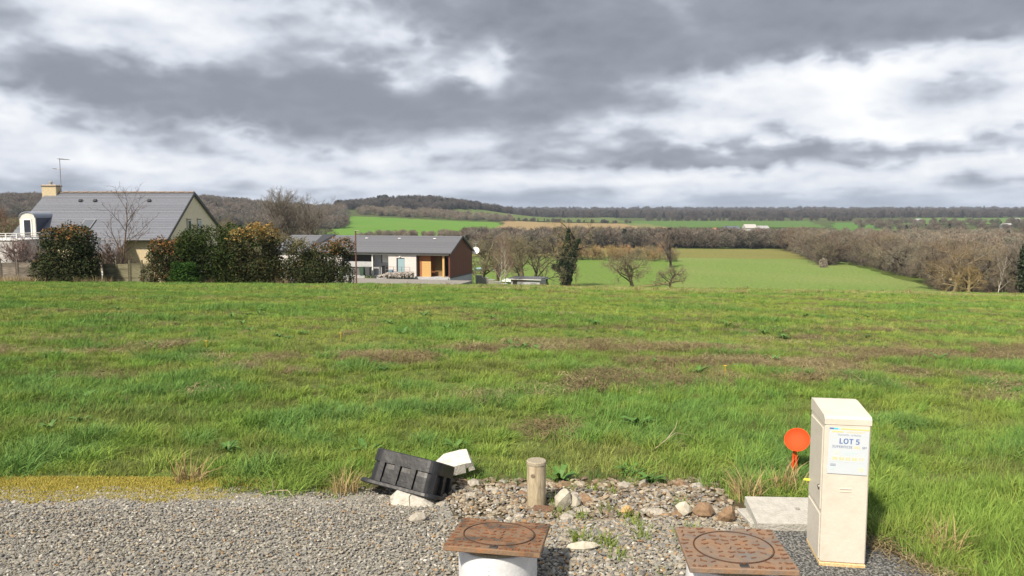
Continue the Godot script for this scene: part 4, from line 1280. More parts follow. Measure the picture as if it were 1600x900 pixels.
func window_in(parent: Node3D, at: Vector3, size: Vector2, turn: Basis, frame_mat: Material, pane_mat: Material) -> void:
	var mb := MB.new()
	var f := 0.07
	mb.box(Vector3(0, size.y * 0.5 - f * 0.5, 0), Vector3(size.x, f, 0.06))
	mb.box(Vector3(0, -size.y * 0.5 + f * 0.5, 0), Vector3(size.x, f, 0.06))
	mb.box(Vector3(-size.x * 0.5 + f * 0.5, 0, 0), Vector3(f, size.y - f * 2, 0.059))
	mb.box(Vector3(size.x * 0.5 - f * 0.5, 0, 0), Vector3(f, size.y - f * 2, 0.059))
	var w := part("window", mb.mesh(), frame_mat, parent, at, turn)
	mb = MB.new()
	mb.box(Vector3(0, 0, -0.012), Vector3(size.x - f * 2 + 0.004, size.y - f * 2 + 0.004, 0.012))
	part("pane", mb.mesh(), pane_mat, w)

func build_house() -> void:
	var render_cream := grained([[0.0, lin(0.70, 0.61, 0.475)], [0.5, lin(0.75, 0.66, 0.515)], [1.0, lin(0.79, 0.70, 0.555)]], 0.5, 0.02, 0.95, 0.3, 110)
	var stone_wall := grained([[0.0, lin(0.40, 0.32, 0.20)], [0.5, lin(0.56, 0.47, 0.31)], [1.0, lin(0.65, 0.56, 0.40)]], 1.2, 0.03, 0.95, 0.8, 111)
	var grey_wall := grained([[0.0, lin(0.42, 0.41, 0.42)], [0.5, lin(0.52, 0.51, 0.52)], [1.0, lin(0.58, 0.57, 0.58)]], 0.5, 0.02, 0.95, 0.3, 112)
	var white := flat(lin(0.72, 0.72, 0.72), 0.6)
	var ink := flat(lin(0.03, 0.033, 0.038), 0.5)
	var glass := flat(lin(0.03, 0.035, 0.045), 0.08)
	var slate := slate_mats(Vector3(0.150, 0.160, 0.190), 113)
	var o := thing("slate_house", "cream walled house with a steep grey slate roof behind the fences", "house", Vector3(-24.6, -3.9, -60.0))
	# walls: front under the eave, back, two gables
	var A := 7.22; var EF := Vector2(5.0, 3.78); var EB := Vector2(-5.0, 4.55)
	var mb := MB.new()
	for x in [-11.0, -0.25]:
		mb = MB.new()
		mb.prism([Vector3(x, -1.0, 4.6), Vector3(x, 4.05, 4.6), Vector3(x, A - 0.12, 0.0), Vector3(x, 4.75, -4.6), Vector3(x, -1.0, -4.6)], Vector3(0.25, 0, 0))
		part("gable_wall", mb.mesh(), render_cream, o)
	mb = MB.new()
	mb.box(Vector3(-5.5, 1.35, 4.48), Vector3(10.49, 4.7, 0.25))
	part("front_wall", mb.mesh(), stone_wall, o)
	mb = MB.new()
	mb.box(Vector3(-5.5, 1.8, -4.48), Vector3(10.49, 5.6, 0.25))
	part("back_wall", mb.mesh(), render_cream, o)
	# roof
	var roof := part("roof", slab_of(Vector3(-11.25, EF.y, EF.x), Vector3(0.12, EF.y, EF.x), Vector3(0.12, A, 0), Vector3(-11.25, A, 0), -0.10), slate[0], o)
	courses(roof, -11.25, 0.12, EF, Vector2(0, A), 27, slate)
	part("back_slope", slab_of(Vector3(0.12, EB.y, EB.x), Vector3(-11.25, EB.y, EB.x), Vector3(-11.25, A, 0), Vector3(0.12, A, 0), -0.10), slate[1], roof)
	mb = MB.new()                                                # black verge boards
	for e in [[EF.x, EF.y], [EB.x, EB.y]]:
		mb.prism([Vector3(0.125, e[1] - 0.16, e[0]), Vector3(0.125, e[1] + 0.06, e[0]), Vector3(0.125, A + 0.07, 0), Vector3(0.125, A - 0.17, 0)], Vector3(0.05, 0, 0))
	part("verge_board", mb.mesh(), ink, roof)
	mb = MB.new()
	mb.tube([Vector3(-11.3, EF.y - 0.03, EF.x + 0.09), Vector3(0.15, EF.y - 0.03, EF.x + 0.09)], [0.085, 0.085], 10)
	part("gutter", mb.mesh(), flat(lin(0.10, 0.105, 0.12), 0.5), roof)
	mb = MB.new()
	mb.prism([Vector3(0, 0, -0.14), Vector3(0, 0.10, -0.05), Vector3(0, 0.10, 0.05), Vector3(0, 0, 0.14)], Vector3(0.36, 0, 0))
	var ridge_tile := mb.mesh()
	var clay := [grained([[0.0, lin(0.15, 0.12, 0.10)], [1.0, lin(0.26, 0.21, 0.18)]], 3.0, 0.03, 0.9, 0.3, 118), grained([[0.0, lin(0.18, 0.14, 0.115)], [1.0, lin(0.30, 0.235, 0.20)]], 3.0, 0.03, 0.9, 0.3, 119)]
	for i in 28:
		part("ridge_tile", ridge_tile, clay[i % 2], roof, Vector3(-10.25 + i * 0.37, A + 0.0 + 0.02 * (i % 2), 0))
	for k in [[-2.9, 0.30], [-7.0, 0.27], [-8.1, 0.3]]:
		mb = MB.new()
		mb.box(Vector3(k[0], lerpf(EF.y, A, 0.80), lerpf(EF.x, 0, 0.80)) + Vector3(0, 0.09, 0.06), Vector3(0.26, 0.10, 0.24), 0.02, Basis(Vector3.RIGHT, 0.6))
		part("roof_vent", mb.mesh(), ink, roof)
	# skylight
	mb = MB.new()
	var tilt := Basis(Vector3.RIGHT, atan2(A - EF.y, EF.x) )
	mb.box(Vector3.ZERO, Vector3(0.85, 0.08, 1.15), 0.02)
	var sl := part("skylight", mb.mesh(), flat(lin(0.22, 0.23, 0.25), 0.5), roof, Vector3(-6.3, lerpf(EF.y, A, 0.30) + 0.06, lerpf(EF.x, 0, 0.30) + 0.04), tilt)
	mb = MB.new()
	mb.box(Vector3(0, 0.042, 0), Vector3(0.68, 0.02, 0.95))
	part("pane", mb.mesh(), flat(lin(0.10, 0.11, 0.13), 0.3), sl)
	# chimney stack
	mb = MB.new()
	mb.box(Vector3(-10.85, 7.02, 0.0), Vector3(1.1, 1.6, 0.75), 0.03)
	var stack := part("chimney", mb.mesh(), stone_wall, o)
	mb = MB.new()
	mb.box(Vector3(-10.85, 7.73, 0.0), Vector3(1.2, 0.12, 0.86), 0.03)
	part("coping", mb.mesh(), clay[1], stack)
	mb = MB.new()
	mb.lathe([Vector2(0.11, 7.75), Vector2(0.11, 7.98), Vector2(0.16, 8.0), Vector2(0.14, 8.06), Vector2(0.0, 8.08)], 12, Vector3(-10.9, 0, 0))
	part("flue", mb.mesh(), flat(lin(0.3, 0.3, 0.3), 0.6), stack)
	# gable windows on flat panels, recess shade put into the panel colour
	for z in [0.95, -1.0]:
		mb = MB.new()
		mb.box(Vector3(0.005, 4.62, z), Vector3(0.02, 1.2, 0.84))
		part("reveal_shade", mb.mesh(), flat(lin(0.33, 0.29, 0.23), 0.9), o)
		window_in(o, Vector3(0.03, 4.58, z - 0.06), Vector2(0.66, 1.1), Basis(Vector3.UP, PI / 2), white, flat(lin(0.45, 0.48, 0.52), 0.2) if z < 0 else glass)
		mb = MB.new()
		mb.box(Vector3(0.06, 5.24, z), Vector3(0.10, 0.06, 0.92))
		part("lintel", mb.mesh(), render_cream, o)
	# dormer with an arched roof
	var arc := []
	for i in 11:
		var w := PI * i / 10.0
		arc.append(Vector3(-9.92 + 0.56 * cos(w), 5.28 + 0.40 * sin(w), 4.62))
	var front := [Vector3(-10.48, 3.85, 4.62), Vector3(-9.36, 3.85, 4.62)] + arc
	mb = MB.new()
	mb.prism(front, Vector3(0, 0, 0.10))
	var dormer := part("dormer", mb.mesh(), grained([[0.0, lin(0.52, 0.50, 0.46)], [1.0, lin(0.64, 0.62, 0.58)]], 1.0, 0.02, 0.9, 0.2, 121), o)
	mb = MB.new()
	mb.prism([Vector3(-9.39, 3.9, 4.6), Vector3(-9.39, 5.3, 4.6), Vector3(-9.39, 5.3, 2.4)], Vector3(0.04, 0, 0))
	mb.prism([Vector3(-10.45, 3.9, 4.6), Vector3(-10.45, 5.3, 4.6), Vector3(-10.45, 5.3, 2.4)], Vector3(-0.04, 0, 0))
	part("dormer_cheek", mb.mesh(), flat(lin(0.045, 0.055, 0.085), 0.6), dormer)
	mb = MB.new()
	for i in 10:
		var a: Vector3 = arc[i] + Vector3(0, 0.03, 0.18); var b: Vector3 = arc[i + 1] + Vector3(0, 0.03, 0.18)
		mb.prism([a, b, b + Vector3(0, 0.05, 0), a + Vector3(0, 0.05, 0)], Vector3(0, 0, -2.6 if i < 9 else -2.5))
	part("dormer_roof", mb.mesh(), flat(lin(0.24, 0.27, 0.33), 0.4), dormer)
	window_in(dormer, Vector3(-9.92, 4.55, 4.735), Vector2(0.62, 1.35), Basis.IDENTITY, white, glass)
	# terrace block with white railing
	mb = MB.new()
	mb.box(Vector3(-11.0, 1.4, 6.3), Vector3(4.6, 4.8, 3.2), 0.02)
	var terrace := part("terrace", mb.mesh(), grey_wall, o)
	mb = MB.new()
	mb.box(Vector3(-11.0, 3.83, 6.3), Vector3(4.76, 0.07, 3.36), 0.01)
	part("coping", mb.mesh(), white, terrace)
	for y in [3.98, 4.12, 4.27]:
		mb = MB.new()
		mb.tube([Vector3(-13.2, y, 7.85), Vector3(-8.75, y, 7.85), Vector3(-8.75, y, 5.0)], [0.03, 0.03, 0.03], 6)
		part("rail", mb.mesh(), white, terrace)
	for i in 7:
		mb = MB.new()
		mb.box(Vector3(-13.15 + i * 0.733, 4.07, 7.85), Vector3(0.06, 0.44, 0.05))
		part("baluster", mb.mesh(), white, terrace)
	# lower porch roof
	var porch := part("porch_roof", slab_of(Vector3(-5.6, 2.75, 6.6), Vector3(-2.75, 2.75, 6.6), Vector3(-2.75, 3.86, 5.0), Vector3(-5.6, 3.86, 5.0), -0.12), slate[2], o)
	courses(porch, -5.6, -2.75, Vector2(6.6, 2.75), Vector2(5.0, 3.86), 9, slate)
	for x in [-5.4, -2.95]:
		mb = MB.new()
		mb.box(Vector3(x, 0.9, 6.4), Vector3(0.2, 3.7, 0.2), 0.02)
		part("porch_post", mb.mesh(), white, o)
	mb = MB.new()
	mb.box(Vector3(-4.4, 1.9, 4.63), Vector3(0.9, 2.1, 0.06))
	part("door", mb.mesh(), white, o)
	# television aerial on the chimney
	var mast := thing("tv_aerial", "thin metal television aerial on a mast beside the yellow chimney", "aerial", Vector3(-34.72, 3.2, -60.0))
	var metal := flat(lin(0.30, 0.30, 0.31), 0.45, 0.6)
	mb = MB.new()
	mb.tube([Vector3(0, 0, 0), Vector3(0, 2.75, 0)], [0.03, 0.025], 6)
	part("mast", mb.mesh(), metal, mast)
	for k in [[2.68, 0.1, 0.55, 5], [1.95, -0.35, 0.42, 2]]:
		mb = MB.new()
		mb.tube([Vector3(k[1] - 0.12, k[0], 0), Vector3(k[1] + 0.4, k[0] - 0.04, 0)], [0.02, 0.02], 5)
		for i in int(k[3]):
			mb.tube([Vector3(k[1] + i * 0.1, k[0] - 0.01, -k[2]), Vector3(k[1] + i * 0.1, k[0] - 0.01, k[2])], [0.014, 0.014], 5)
		if k[3] == 2:
			mb.tube([Vector3(-0.55, k[0], 0), Vector3(0.5, k[0], 0)], [0.016, 0.016], 5)
		part("boom", mb.mesh(), metal, mast)

# ---------------------------------------------------------------- the long modern house
func build_long_house() -> void:
	var th := deg_to_rad(-15.0)
	var o := thing("long_house", "long low modern house with grey roof and dark red timber gable", "house", Vector3(-6.9, -5.35, -86.1), th)
	var pink := grained([[0.0, lin(0.54, 0.51, 0.505)], [1.0, lin(0.62, 0.585, 0.58)]], 0.5, 0.02, 0.9, 0.1, 130)
	var grey := grained([[0.0, lin(0.36, 0.37, 0.39)], [1.0, lin(0.46, 0.47, 0.49)]], 0.5, 0.02, 0.9, 0.1, 131)
	var conc := grained([[0.0, lin(0.30, 0.31, 0.33)], [0.5, lin(0.40, 0.41, 0.43)], [1.0, lin(0.48, 0.49, 0.51)]], 0.4, 0.03, 0.95, 0.2, 132)
	var black := flat(lin(0.02, 0.02, 0.022), 0.3); var white := flat(lin(0.72, 0.72, 0.72), 0.6); var ink := flat(lin(0.035, 0.035, 0.04), 0.5)
	var slate := slate_mats(Vector3(0.13, 0.133, 0.148), 133)
	var boards := []
	for k in 3:
		var g := 0.85 + 0.15 * k
		boards.append(grained([[0.0, lin(0.12 * g, 0.045 * g, 0.028 * g)], [1.0, lin(0.20 * g, 0.075 * g, 0.045 * g)]], 1.0, 0.03, 0.7, 0.2, 136 + k, false, Vector3(4, 0.4, 4)))
	var honey := grained([[0.0, lin(0.50, 0.30, 0.11)], [1.0, lin(0.64, 0.42, 0.18)]], 1.0, 0.03, 0.7, 0.2, 140, false, Vector3(0.4, 5, 4))
	var russet := grained([[0.0, lin(0.26, 0.10, 0.045)], [1.0, lin(0.36, 0.15, 0.07)]], 1.0, 0.03, 0.7, 0.2, 141, false, Vector3(0.4, 5, 4))
	var bx := func(called: String, x0: float, x1: float, y0: float, y1: float, z0: float, z1: float, m: Material, parent: Node3D) -> MeshInstance3D:
		var b := MB.new()
		b.box(Vector3((x0 + x1) / 2, (y0 + y1) / 2, (z0 + z1) / 2), Vector3(x1 - x0, y1 - y0, z1 - z0), 0.01)
		return part(called, b.mesh(), m, parent)
	# shell
	bx.call("plinth", -22.2, -0.02, -2.6, 0.0, -7.9, -0.02, conc, o)
	bx.call("wall", -22.0, -13.2, 0.003, 2.72, -0.25, 0.0, pink, o)
	bx.call("wall", -13.2, -7.45, 0.003, 2.72, -1.5, -1.3, grey, o)
	bx.call("wall", -7.45, -6.45, 0.003, 2.44, -0.25, 0.0, pink, o)
	bx.call("wall", -5.45, -4.05, 0.003, 2.44, -0.25, 0.0, pink, o)
	bx.call("fascia", -13.2, -0.15, 2.44, 2.72, -0.26, 0.01, white, o)
	bx.call("wall", -6.45, -5.45, 2.1, 2.44, -0.25, 0.0, pink, o)
	var door = bx.call("door", -6.35, -5.5, 0.003, 2.05, -0.16, -0.10, flat(lin(0.26, 0.38, 0.43), 0.4), o)
	bx.call("door_frame", -6.45, -6.35, 0.003, 2.1, -0.2, -0.02, ink, door)
	bx.call("lamp_hood", -6.1, -5.9, 2.2, 2.3, 0.0, 0.12, white, o)
	bx.call("back_wall", -22.0, -0.2, 0.003, 2.72, -7.9, -7.7, pink, o)
	# open bay on the left
	bx.call("column", -9.55, -9.40, 0.003, 2.44, -0.2, -0.05, white, o)
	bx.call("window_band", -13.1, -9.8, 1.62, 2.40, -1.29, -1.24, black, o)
	bx.call("parapet", -13.2, -9.55, 0.98, 1.60, -0.5, -0.3, grey, o)
	bx.call("garage_door", -13.2, -9.6, 0.003, 0.97, -0.55, -0.45, flat(lin(0.12, 0.125, 0.135), 0.5), o)
	bx.call("roller_shutter", -8.75, -7.65, 1.5, 2.42, -1.29, -1.2, white, o)
	bx.call("shutter_frame", -8.85, -8.75, 1.45, 2.42, -1.29, -1.18, ink, o)
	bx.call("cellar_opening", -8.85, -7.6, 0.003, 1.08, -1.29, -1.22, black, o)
	bx.call("cheek_wall", -7.5, -7.44, 0.003, 2.44, -1.3, -0.25, pink, o)
	# timber porch bay on the right
	bx.call("porch_back", -4.05, -1.3, 0.003, 2.44, -1.8, -1.7, russet, o)
	bx.call("porch_side", -4.05, -3.95, 0.003, 2.44, -1.7, -0.05, ink, o)
	bx.call("porch_panel", -3.95, -3.45, 0.003, 2.42, -0.6, -0.5, russet, o)
	bx.call("porch_panel", -3.45, -2.5, 1.78, 2.42, -0.6, -0.5, russet, o)
	for i in 8:
		bx.call("cladding_board", -3.5, -2.42, 0.003 + i * 0.218, 0.21 + i * 0.218, -0.42, -0.34, honey, o)
	for i in 10:
		bx.call("cladding_board", -2.4, -1.15, 0.003 + i * 0.238, 0.232 + i * 0.238, -1.69, -1.62, grained([[0.0, lin(0.22, 0.13, 0.055)], [1.0, lin(0.30, 0.19, 0.085)]], 1.0, 0.03, 0.7, 0.2, 142, false, Vector3(0.4, 5, 4)) if i == 0 else russet_of(), o)
	bx.call("porch_window", -1.28, -0.98, 0.1, 2.3, -1.2, -1.1, black, o)
	bx.call("porch_post", -0.98, -0.74, 0.003, 2.42, -0.35, -0.15, honey, o)
	bx.call("porch_beam", -3.95, -0.15, 2.36, 2.44, -0.62, -0.3, russet, o)
	# the right bay is open to the garden behind: a low blue grey screen and honey boards
	bx.call("garden_screen", -0.72, -0.2, 0.75, 1.55, -3.0, -2.92, flat(lin(0.24, 0.32, 0.42), 0.5), o)
	bx.call("garden_bench", -0.72, -0.2, 0.003, 0.6, -2.9, -2.5, honey, o)
	# gable
	var mb := MB.new()
	mb.prism([Vector3(-0.2, 0.0, 0.0), Vector3(-0.2, 2.75, 0.0), Vector3(-0.2, 4.45, -4.0), Vector3(-0.2, 2.75, -8.0), Vector3(-0.2, 0.0, -8.0)], Vector3(0.15, 0, 0))
	part("gable_wall", mb.mesh(), boards[0], o)
	for i in 32:
		var z0 := -0.01 - i * 0.25; var z1 := z0 - 0.235
		var t0 := 2.72 + (4.0 - absf(z0 + 4.0)) * 0.425; var t1 := 2.72 + (4.0 - absf(z1 + 4.0)) * 0.425
		mb = MB.new()
		mb.prism([Vector3(-0.05, 0.05, z0), Vector3(-0.05, t0, z0), Vector3(-0.05, t1, z1), Vector3(-0.05, 0.05, z1)], Vector3(0.03, 0, 0))
		part("gable_board", mb.mesh(), boards[i % 3], o)
	bx.call("sill_beam", -0.05, 0.02, -0.12, 0.05, -8.0, 0.0, ink, o)
	# roof
	var roof := part("roof", slab_of(Vector3(-22.1, 2.68, 0.25), Vector3(0.15, 2.68, 0.25), Vector3(0.15, 4.5, -4.0), Vector3(-22.1, 4.5, -4.0), -0.12), slate[0], o)
	courses(roof, -22.1, 0.15, Vector2(0.25, 2.68), Vector2(-4.0, 4.5), 16, slate)
	part("back_slope", slab_of(Vector3(0.15, 2.68, -8.25), Vector3(-22.1, 2.68, -8.25), Vector3(-22.1, 4.5, -4.0), Vector3(0.15, 4.5, -4.0), -0.12), slate[1], roof)
	mb = MB.new()
	mb.prism([Vector3(0.15, 2.52, 0.25), Vector3(0.15, 2.74, 0.25), Vector3(0.15, 4.58, -4.0), Vector3(0.15, 4.34, -4.0)], Vector3(0.06, 0, 0))
	mb.prism([Vector3(0.15, 2.52, -8.25), Vector3(0.15, 2.74, -8.25), Vector3(0.15, 4.58, -4.0), Vector3(0.15, 4.34, -4.0)], Vector3(0.06, 0, 0))
	part("verge_board", mb.mesh(), ink, roof)
	mb = MB.new()
	mb.box(Vector3(-11.0, 2.66, 0.30), Vector3(22.2, 0.13, 0.12), 0.02)
	part("gutter", mb.mesh(), ink, roof)
	for x in [-11.6, -7.4, -3.0]:
		mb = MB.new()
		mb.box(Vector3(x, 4.22, -3.2), Vector3(0.34, 0.10, 0.24), 0.03)
		part("roof_vent", mb.mesh(), white, roof)
	# second, lower wing behind the hedge: dark roof end
	mb = MB.new()
	mb.prism([Vector3(-17.6, 2.75, 0.3), Vector3(-16.0, 4.52, -3.9), Vector3(-17.6, 4.52, -3.9)], Vector3(-0.1, 0.12, 0.0))
	part("valley_flashing", mb.mesh(), ink, roof)
	# dish and aerial
	var dish := thing("satellite_dish", "white satellite dish on the back corner of the red timber gable", "satellite dish", o.transform * Vector3(0.35, 2.65, -8.3))
	mb = MB.new()
	mb.lathe([Vector2(0.0, 0.0), Vector2(0.25, 0.03), Vector2(0.45, 0.11), Vector2(0.45, 0.13), Vector2(0.25, 0.05), Vector2(0.0, 0.02)], 24)
	part("reflector", mb.mesh(), white, dish, Vector3.ZERO, Basis(Vector3.RIGHT, deg_to_rad(72.0)))
	mb = MB.new()
	mb.tube([Vector3(0, -0.5, -0.2), Vector3(0, 0.9, -0.2)], [0.03, 0.03], 6)
	mb.tube([Vector3(-0.25, 0.88, -0.2), Vector3(0.25, 0.88, -0.2)], [0.02, 0.02], 5)
	part("mast", mb.mesh(), flat(lin(0.4, 0.4, 0.4), 0.5, 0.5), dish)
	# yard
	mb = MB.new()
	mb.box(Vector3(-15.0, -5.75, -81.2), Vector3(20.0, 0.7, 8.4), 0.02, Basis(Vector3.UP, th))
	structure("yard", mb.mesh(), grained([[0.0, lin(0.18, 0.17, 0.15)], [0.5, lin(0.25, 0.235, 0.215)], [1.0, lin(0.31, 0.29, 0.265)]], 0.3, 0.03, 0.95, 0.2, 145, true))
	mb = MB.new()
	mb.prism([Vector3(0, -2.0, 0.0), Vector3(0, -0.06, 0.0), Vector3(-5.5, -0.5, 0.0), Vector3(-5.5, -2.0, 0)], Vector3(0, 0, 0.3))
	single("retaining_wall", mb.mesh(), conc, "sloping grey concrete wall along the drive beside the timber gable", "wall", o.transform * Vector3(-0.1, 0, 0.15), Basis(Vector3.UP, th))
	var st := thing("stepped_wall", "stepped weathered concrete block wall running down from the red gable", "wall", Vector3(-4.4, -5.9, -93.5), deg_to_rad(-8.0))
	var block := grained([[0.0, lin(0.17, 0.17, 0.135)], [0.5, lin(0.27, 0.27, 0.225)], [1.0, lin(0.36, 0.36, 0.315)]], 0.6, 0.04, 0.95, 0.6, 146)
	for i in 6:
		mb = MB.new()
		mb.box(Vector3(i * 0.78 + 0.38, -1.0 - i * 0.24, 0), Vector3(0.775, 2.4, 0.25), 0.01)
		part("wall_step", mb.mesh(), block, st)
		mb = MB.new()
		mb.box(Vector3(i * 0.78 + 0.38, 0.225 - i * 0.24, 0), Vector3(0.79, 0.05, 0.32), 0.01)
		part("coping", mb.mesh(), conc, st)
	# bank of loose stone along the drive
	var bank := []; var tones := []
	for i in 420:
		var u := rng.randf()
		bank.append(Transform3D(Basis.from_euler(Vector3(rng.randf() * 6, rng.randf() * 6, 0)).scaled(Vector3.ONE * rng.randf_range(0.09, 0.2)), o.transform * Vector3(lerpf(-8.2, -4.1, u), rng.randf() * (0.12 + 0.38 * smoothstep(0.0, 0.35, u)), rng.randf_range(0.4, 1.3))))
		tones.append(Color(0.30, 0.27, 0.25) * rng.randf_range(0.6, 1.3))
	scatter("stone_bank", rock_mesh(77, Vector3(1, 0.7, 0.85)), tinted(0.95), bank, tones, "bank of loose grey rubble in front of the pale wall", "rubble")
	# railing, bins, lamp, posts
	var rail := thing("metal_railing", "thin grey metal railing in front of the pale blue door", "railing", o.transform * Vector3(-7.6, 0.1, 0.55), th)
	var steel := flat(lin(0.16, 0.16, 0.17), 0.5, 0.3)
	for y in [0.35, 0.7, 1.02]:
		mb = MB.new()
		mb.tube([Vector3(0, y, 0), Vector3(3.0, y, 0)], [0.018, 0.018], 5)
		part("rail", mb.mesh(), steel, rail)
	for i in 4:
		mb = MB.new()
		mb.tube([Vector3(i * 1.0, -0.1, 0), Vector3(i * 1.0, 1.04, 0)], [0.025, 0.025], 5)
		part("post", mb.mesh(), steel, rail)
	for k in [[-10.35, 0.1, lin(0.05, 0.09, 0.06), "dark green wheelie bin by the garage door of the long house", 1.05], [-9.6, 0.15, lin(0.07, 0.075, 0.08), "dark grey wheelie bin right beside the green wheelie bin", 1.05], [-6.75, 0.25, lin(0.13, 0.22, 0.30), "small blue grey bin left of the pale blue door", 0.75]]:
		var b := thing("wheelie_bin", k[3], "bin", o.transform * Vector3(k[0], 0.0, 0.6 + float(k[1])), th)
		var s: float = k[4]
		mb = MB.new()
		loft(mb, [ring_of(0.22 * s, 0.22 * s, 0.05, 0.08), ring_of(0.29 * s, 0.31 * s, 0.06, 0.95 * s)])
		part("bin_body", mb.mesh(), flat(k[2], 0.5), b)
		mb = MB.new()
		mb.box(Vector3(0, 0.99 * s, -0.02), Vector3(0.62 * s, 0.08, 0.7 * s), 0.03)
		part("lid", mb.mesh(), flat(k[2], 0.45), b)
		for x in [-0.22, 0.22]:
			mb = MB.new()
			mb.tube([Vector3(x * s - 0.03, 0.1, -0.22 * s), Vector3(x * s + 0.03, 0.1, -0.22 * s)], [0.1, 0.1], 12)
			part("wheel", mb.mesh(), ink, b)
	shrub("ornamental green grass bush between wheelie bins and cellar opening", -16.2, 87.0, 1.3, 1.3, 77, [Color(0.10, 0.16, 0.04), Color(0.16, 0.2, 0.06)], [Color(0.2, 0.22, 0.08)], 0.5, 0.08, 700)
	var lamp := thing("street_lamp", "rust brown street lamp post with a flat head on the lane", "street lamp", Vector3(-12.12, ground(-12.1, -60.0), -60.0))
	var brown := flat(lin(0.15, 0.065, 0.045), 0.5)
	mb = MB.new()
	mb.tube([Vector3(0, -0.3, 0), Vector3(0, 4.35, 0)], [0.065, 0.05], 12)
	part("pole", mb.mesh(), brown, lamp)
	mb = MB.new()
	mb.box(Vector3(0.14, 4.38, 0), Vector3(0.42, 0.06, 0.22), 0.02, Basis(Vector3.BACK, 0.06))
	part("lamp_head", mb.mesh(), flat(lin(0.32, 0.26, 0.23), 0.5), lamp)
	mb = MB.new()
	mb.tube([Vector3(0, -0.4, 0), Vector3(0, 1.35, 0)], [0.085, 0.085], 12)
	mb.lathe([Vector2(0.085, 1.35), Vector2(0.05, 1.4), Vector2(0.0, 1.41)], 12)
	single("bollard", mb.mesh(), ink, "black bollard post just left of the brown street lamp", "bollard", Vector3(-12.85, ground(-12.8, -61.0) + 0.1, -61.0))
	# shed, tarpaulin, covered pool in the garden beyond
	var shed := thing("flat_roof_shed", "low grey shed with a flat dark roof beyond the meadow brow", "shed", Vector3(1.9, -9.45, -116.0), deg_to_rad(-20.0))
	bx.call("wall", -2.2, 2.4, -3.0, 1.45, -3.0, 0.0, grey, shed)
	bx.call("roof", -2.5, 2.7, 1.46, 1.62, -3.3, 0.35, slate[0], shed)
	bx.call("roof_edge", -2.52, 2.72, 1.36, 1.455, -3.32, 0.37, white, shed)
	bx.call("brick_band", -2.22, 0.3, 1.1, 1.35, -0.2, 0.02, flat(lin(0.30, 0.2, 0.17), 0.9), shed)
	bx.call("window", -1.9, -1.2, 0.5, 1.1, -0.2, 0.03, black, shed)
	bx.call("door", 0.9, 1.9, -1.4, 0.9, -0.2, 0.03, flat(lin(0.2, 0.21, 0.23), 0.6), shed)
	bx.call("timber_end", 2.4, 2.75, -1.0, 0.75, -1.2, -0.6, honey, shed)
	single("tarpaulin", rock_mesh(88, Vector3(1.9, 0.55, 1.2), 0.08), flat(lin(0.55, 0.64, 0.58), 0.6), "pale green white tarpaulin heap behind the flat roofed shed", "tarpaulin", Vector3(0.3, -8.75, -121.0))
	var pool := thing("garden_pool", "round garden pool with pale blue cover beyond the red gable", "pool", on_ground(-8.0, -200.0, 0.4))
	mb = MB.new()
	mb.lathe([Vector2(1.9, -1.2), Vector2(1.95, 0.3), Vector2(1.8, 0.36)], 32)
	part("pool_wall", mb.mesh(), flat(lin(0.08, 0.17, 0.14), 0.6), pool)
	mb = MB.new()
	mb.lathe([Vector2(1.82, 0.34), Vector2(1.0, 0.52), Vector2(0.0, 0.55)], 32)
	part("pool_cover", mb.mesh(), flat(lin(0.30, 0.45, 0.50), 0.5), pool)
	single("covered_heap", rock_mesh(89, Vector3(0.8, 0.45, 0.7), 0.1), white, "small white covered heap beside the garden pool", "heap", on_ground(-4.2, -200.0, 0.4))

var _russet: StandardMaterial3D
func russet_of() -> StandardMaterial3D:
	if _russet == null:
		_russet = grained([[0.0, lin(0.20, 0.125, 0.05)], [1.0, lin(0.29, 0.185, 0.08)]], 1.0, 0.03, 0.7, 0.2, 143, false, Vector3(0.4, 5, 4))
	return _russet

# ---------------------------------------------------------------- trees
# a bare tree: trunk and limbs in one mesh, twigs in another
func bare_tree(seed_: int, high: float, style: Dictionary) -> Array:
	var r := RandomNumberGenerator.new()
	r.seed = seed_
	var wood := MB.new(); var twigs := MB.new()
	grow(r, wood, twigs, Vector3(0, -0.4, 0), Vector3(r.randf_range(-0.06, 0.06), 1, r.randf_range(-0.06, 0.06)).normalized(), high * float(style.trunk), high * float(style.girth), 0, style)
	var w := wood.mesh(); var t := twigs.mesh(true)
	var box := w.get_aabb().merge(t.get_aabb())
	return [w, t, box.end.y, (box.size.x + box.size.z) * 0.5, float(style.get("spread", 0.9))]

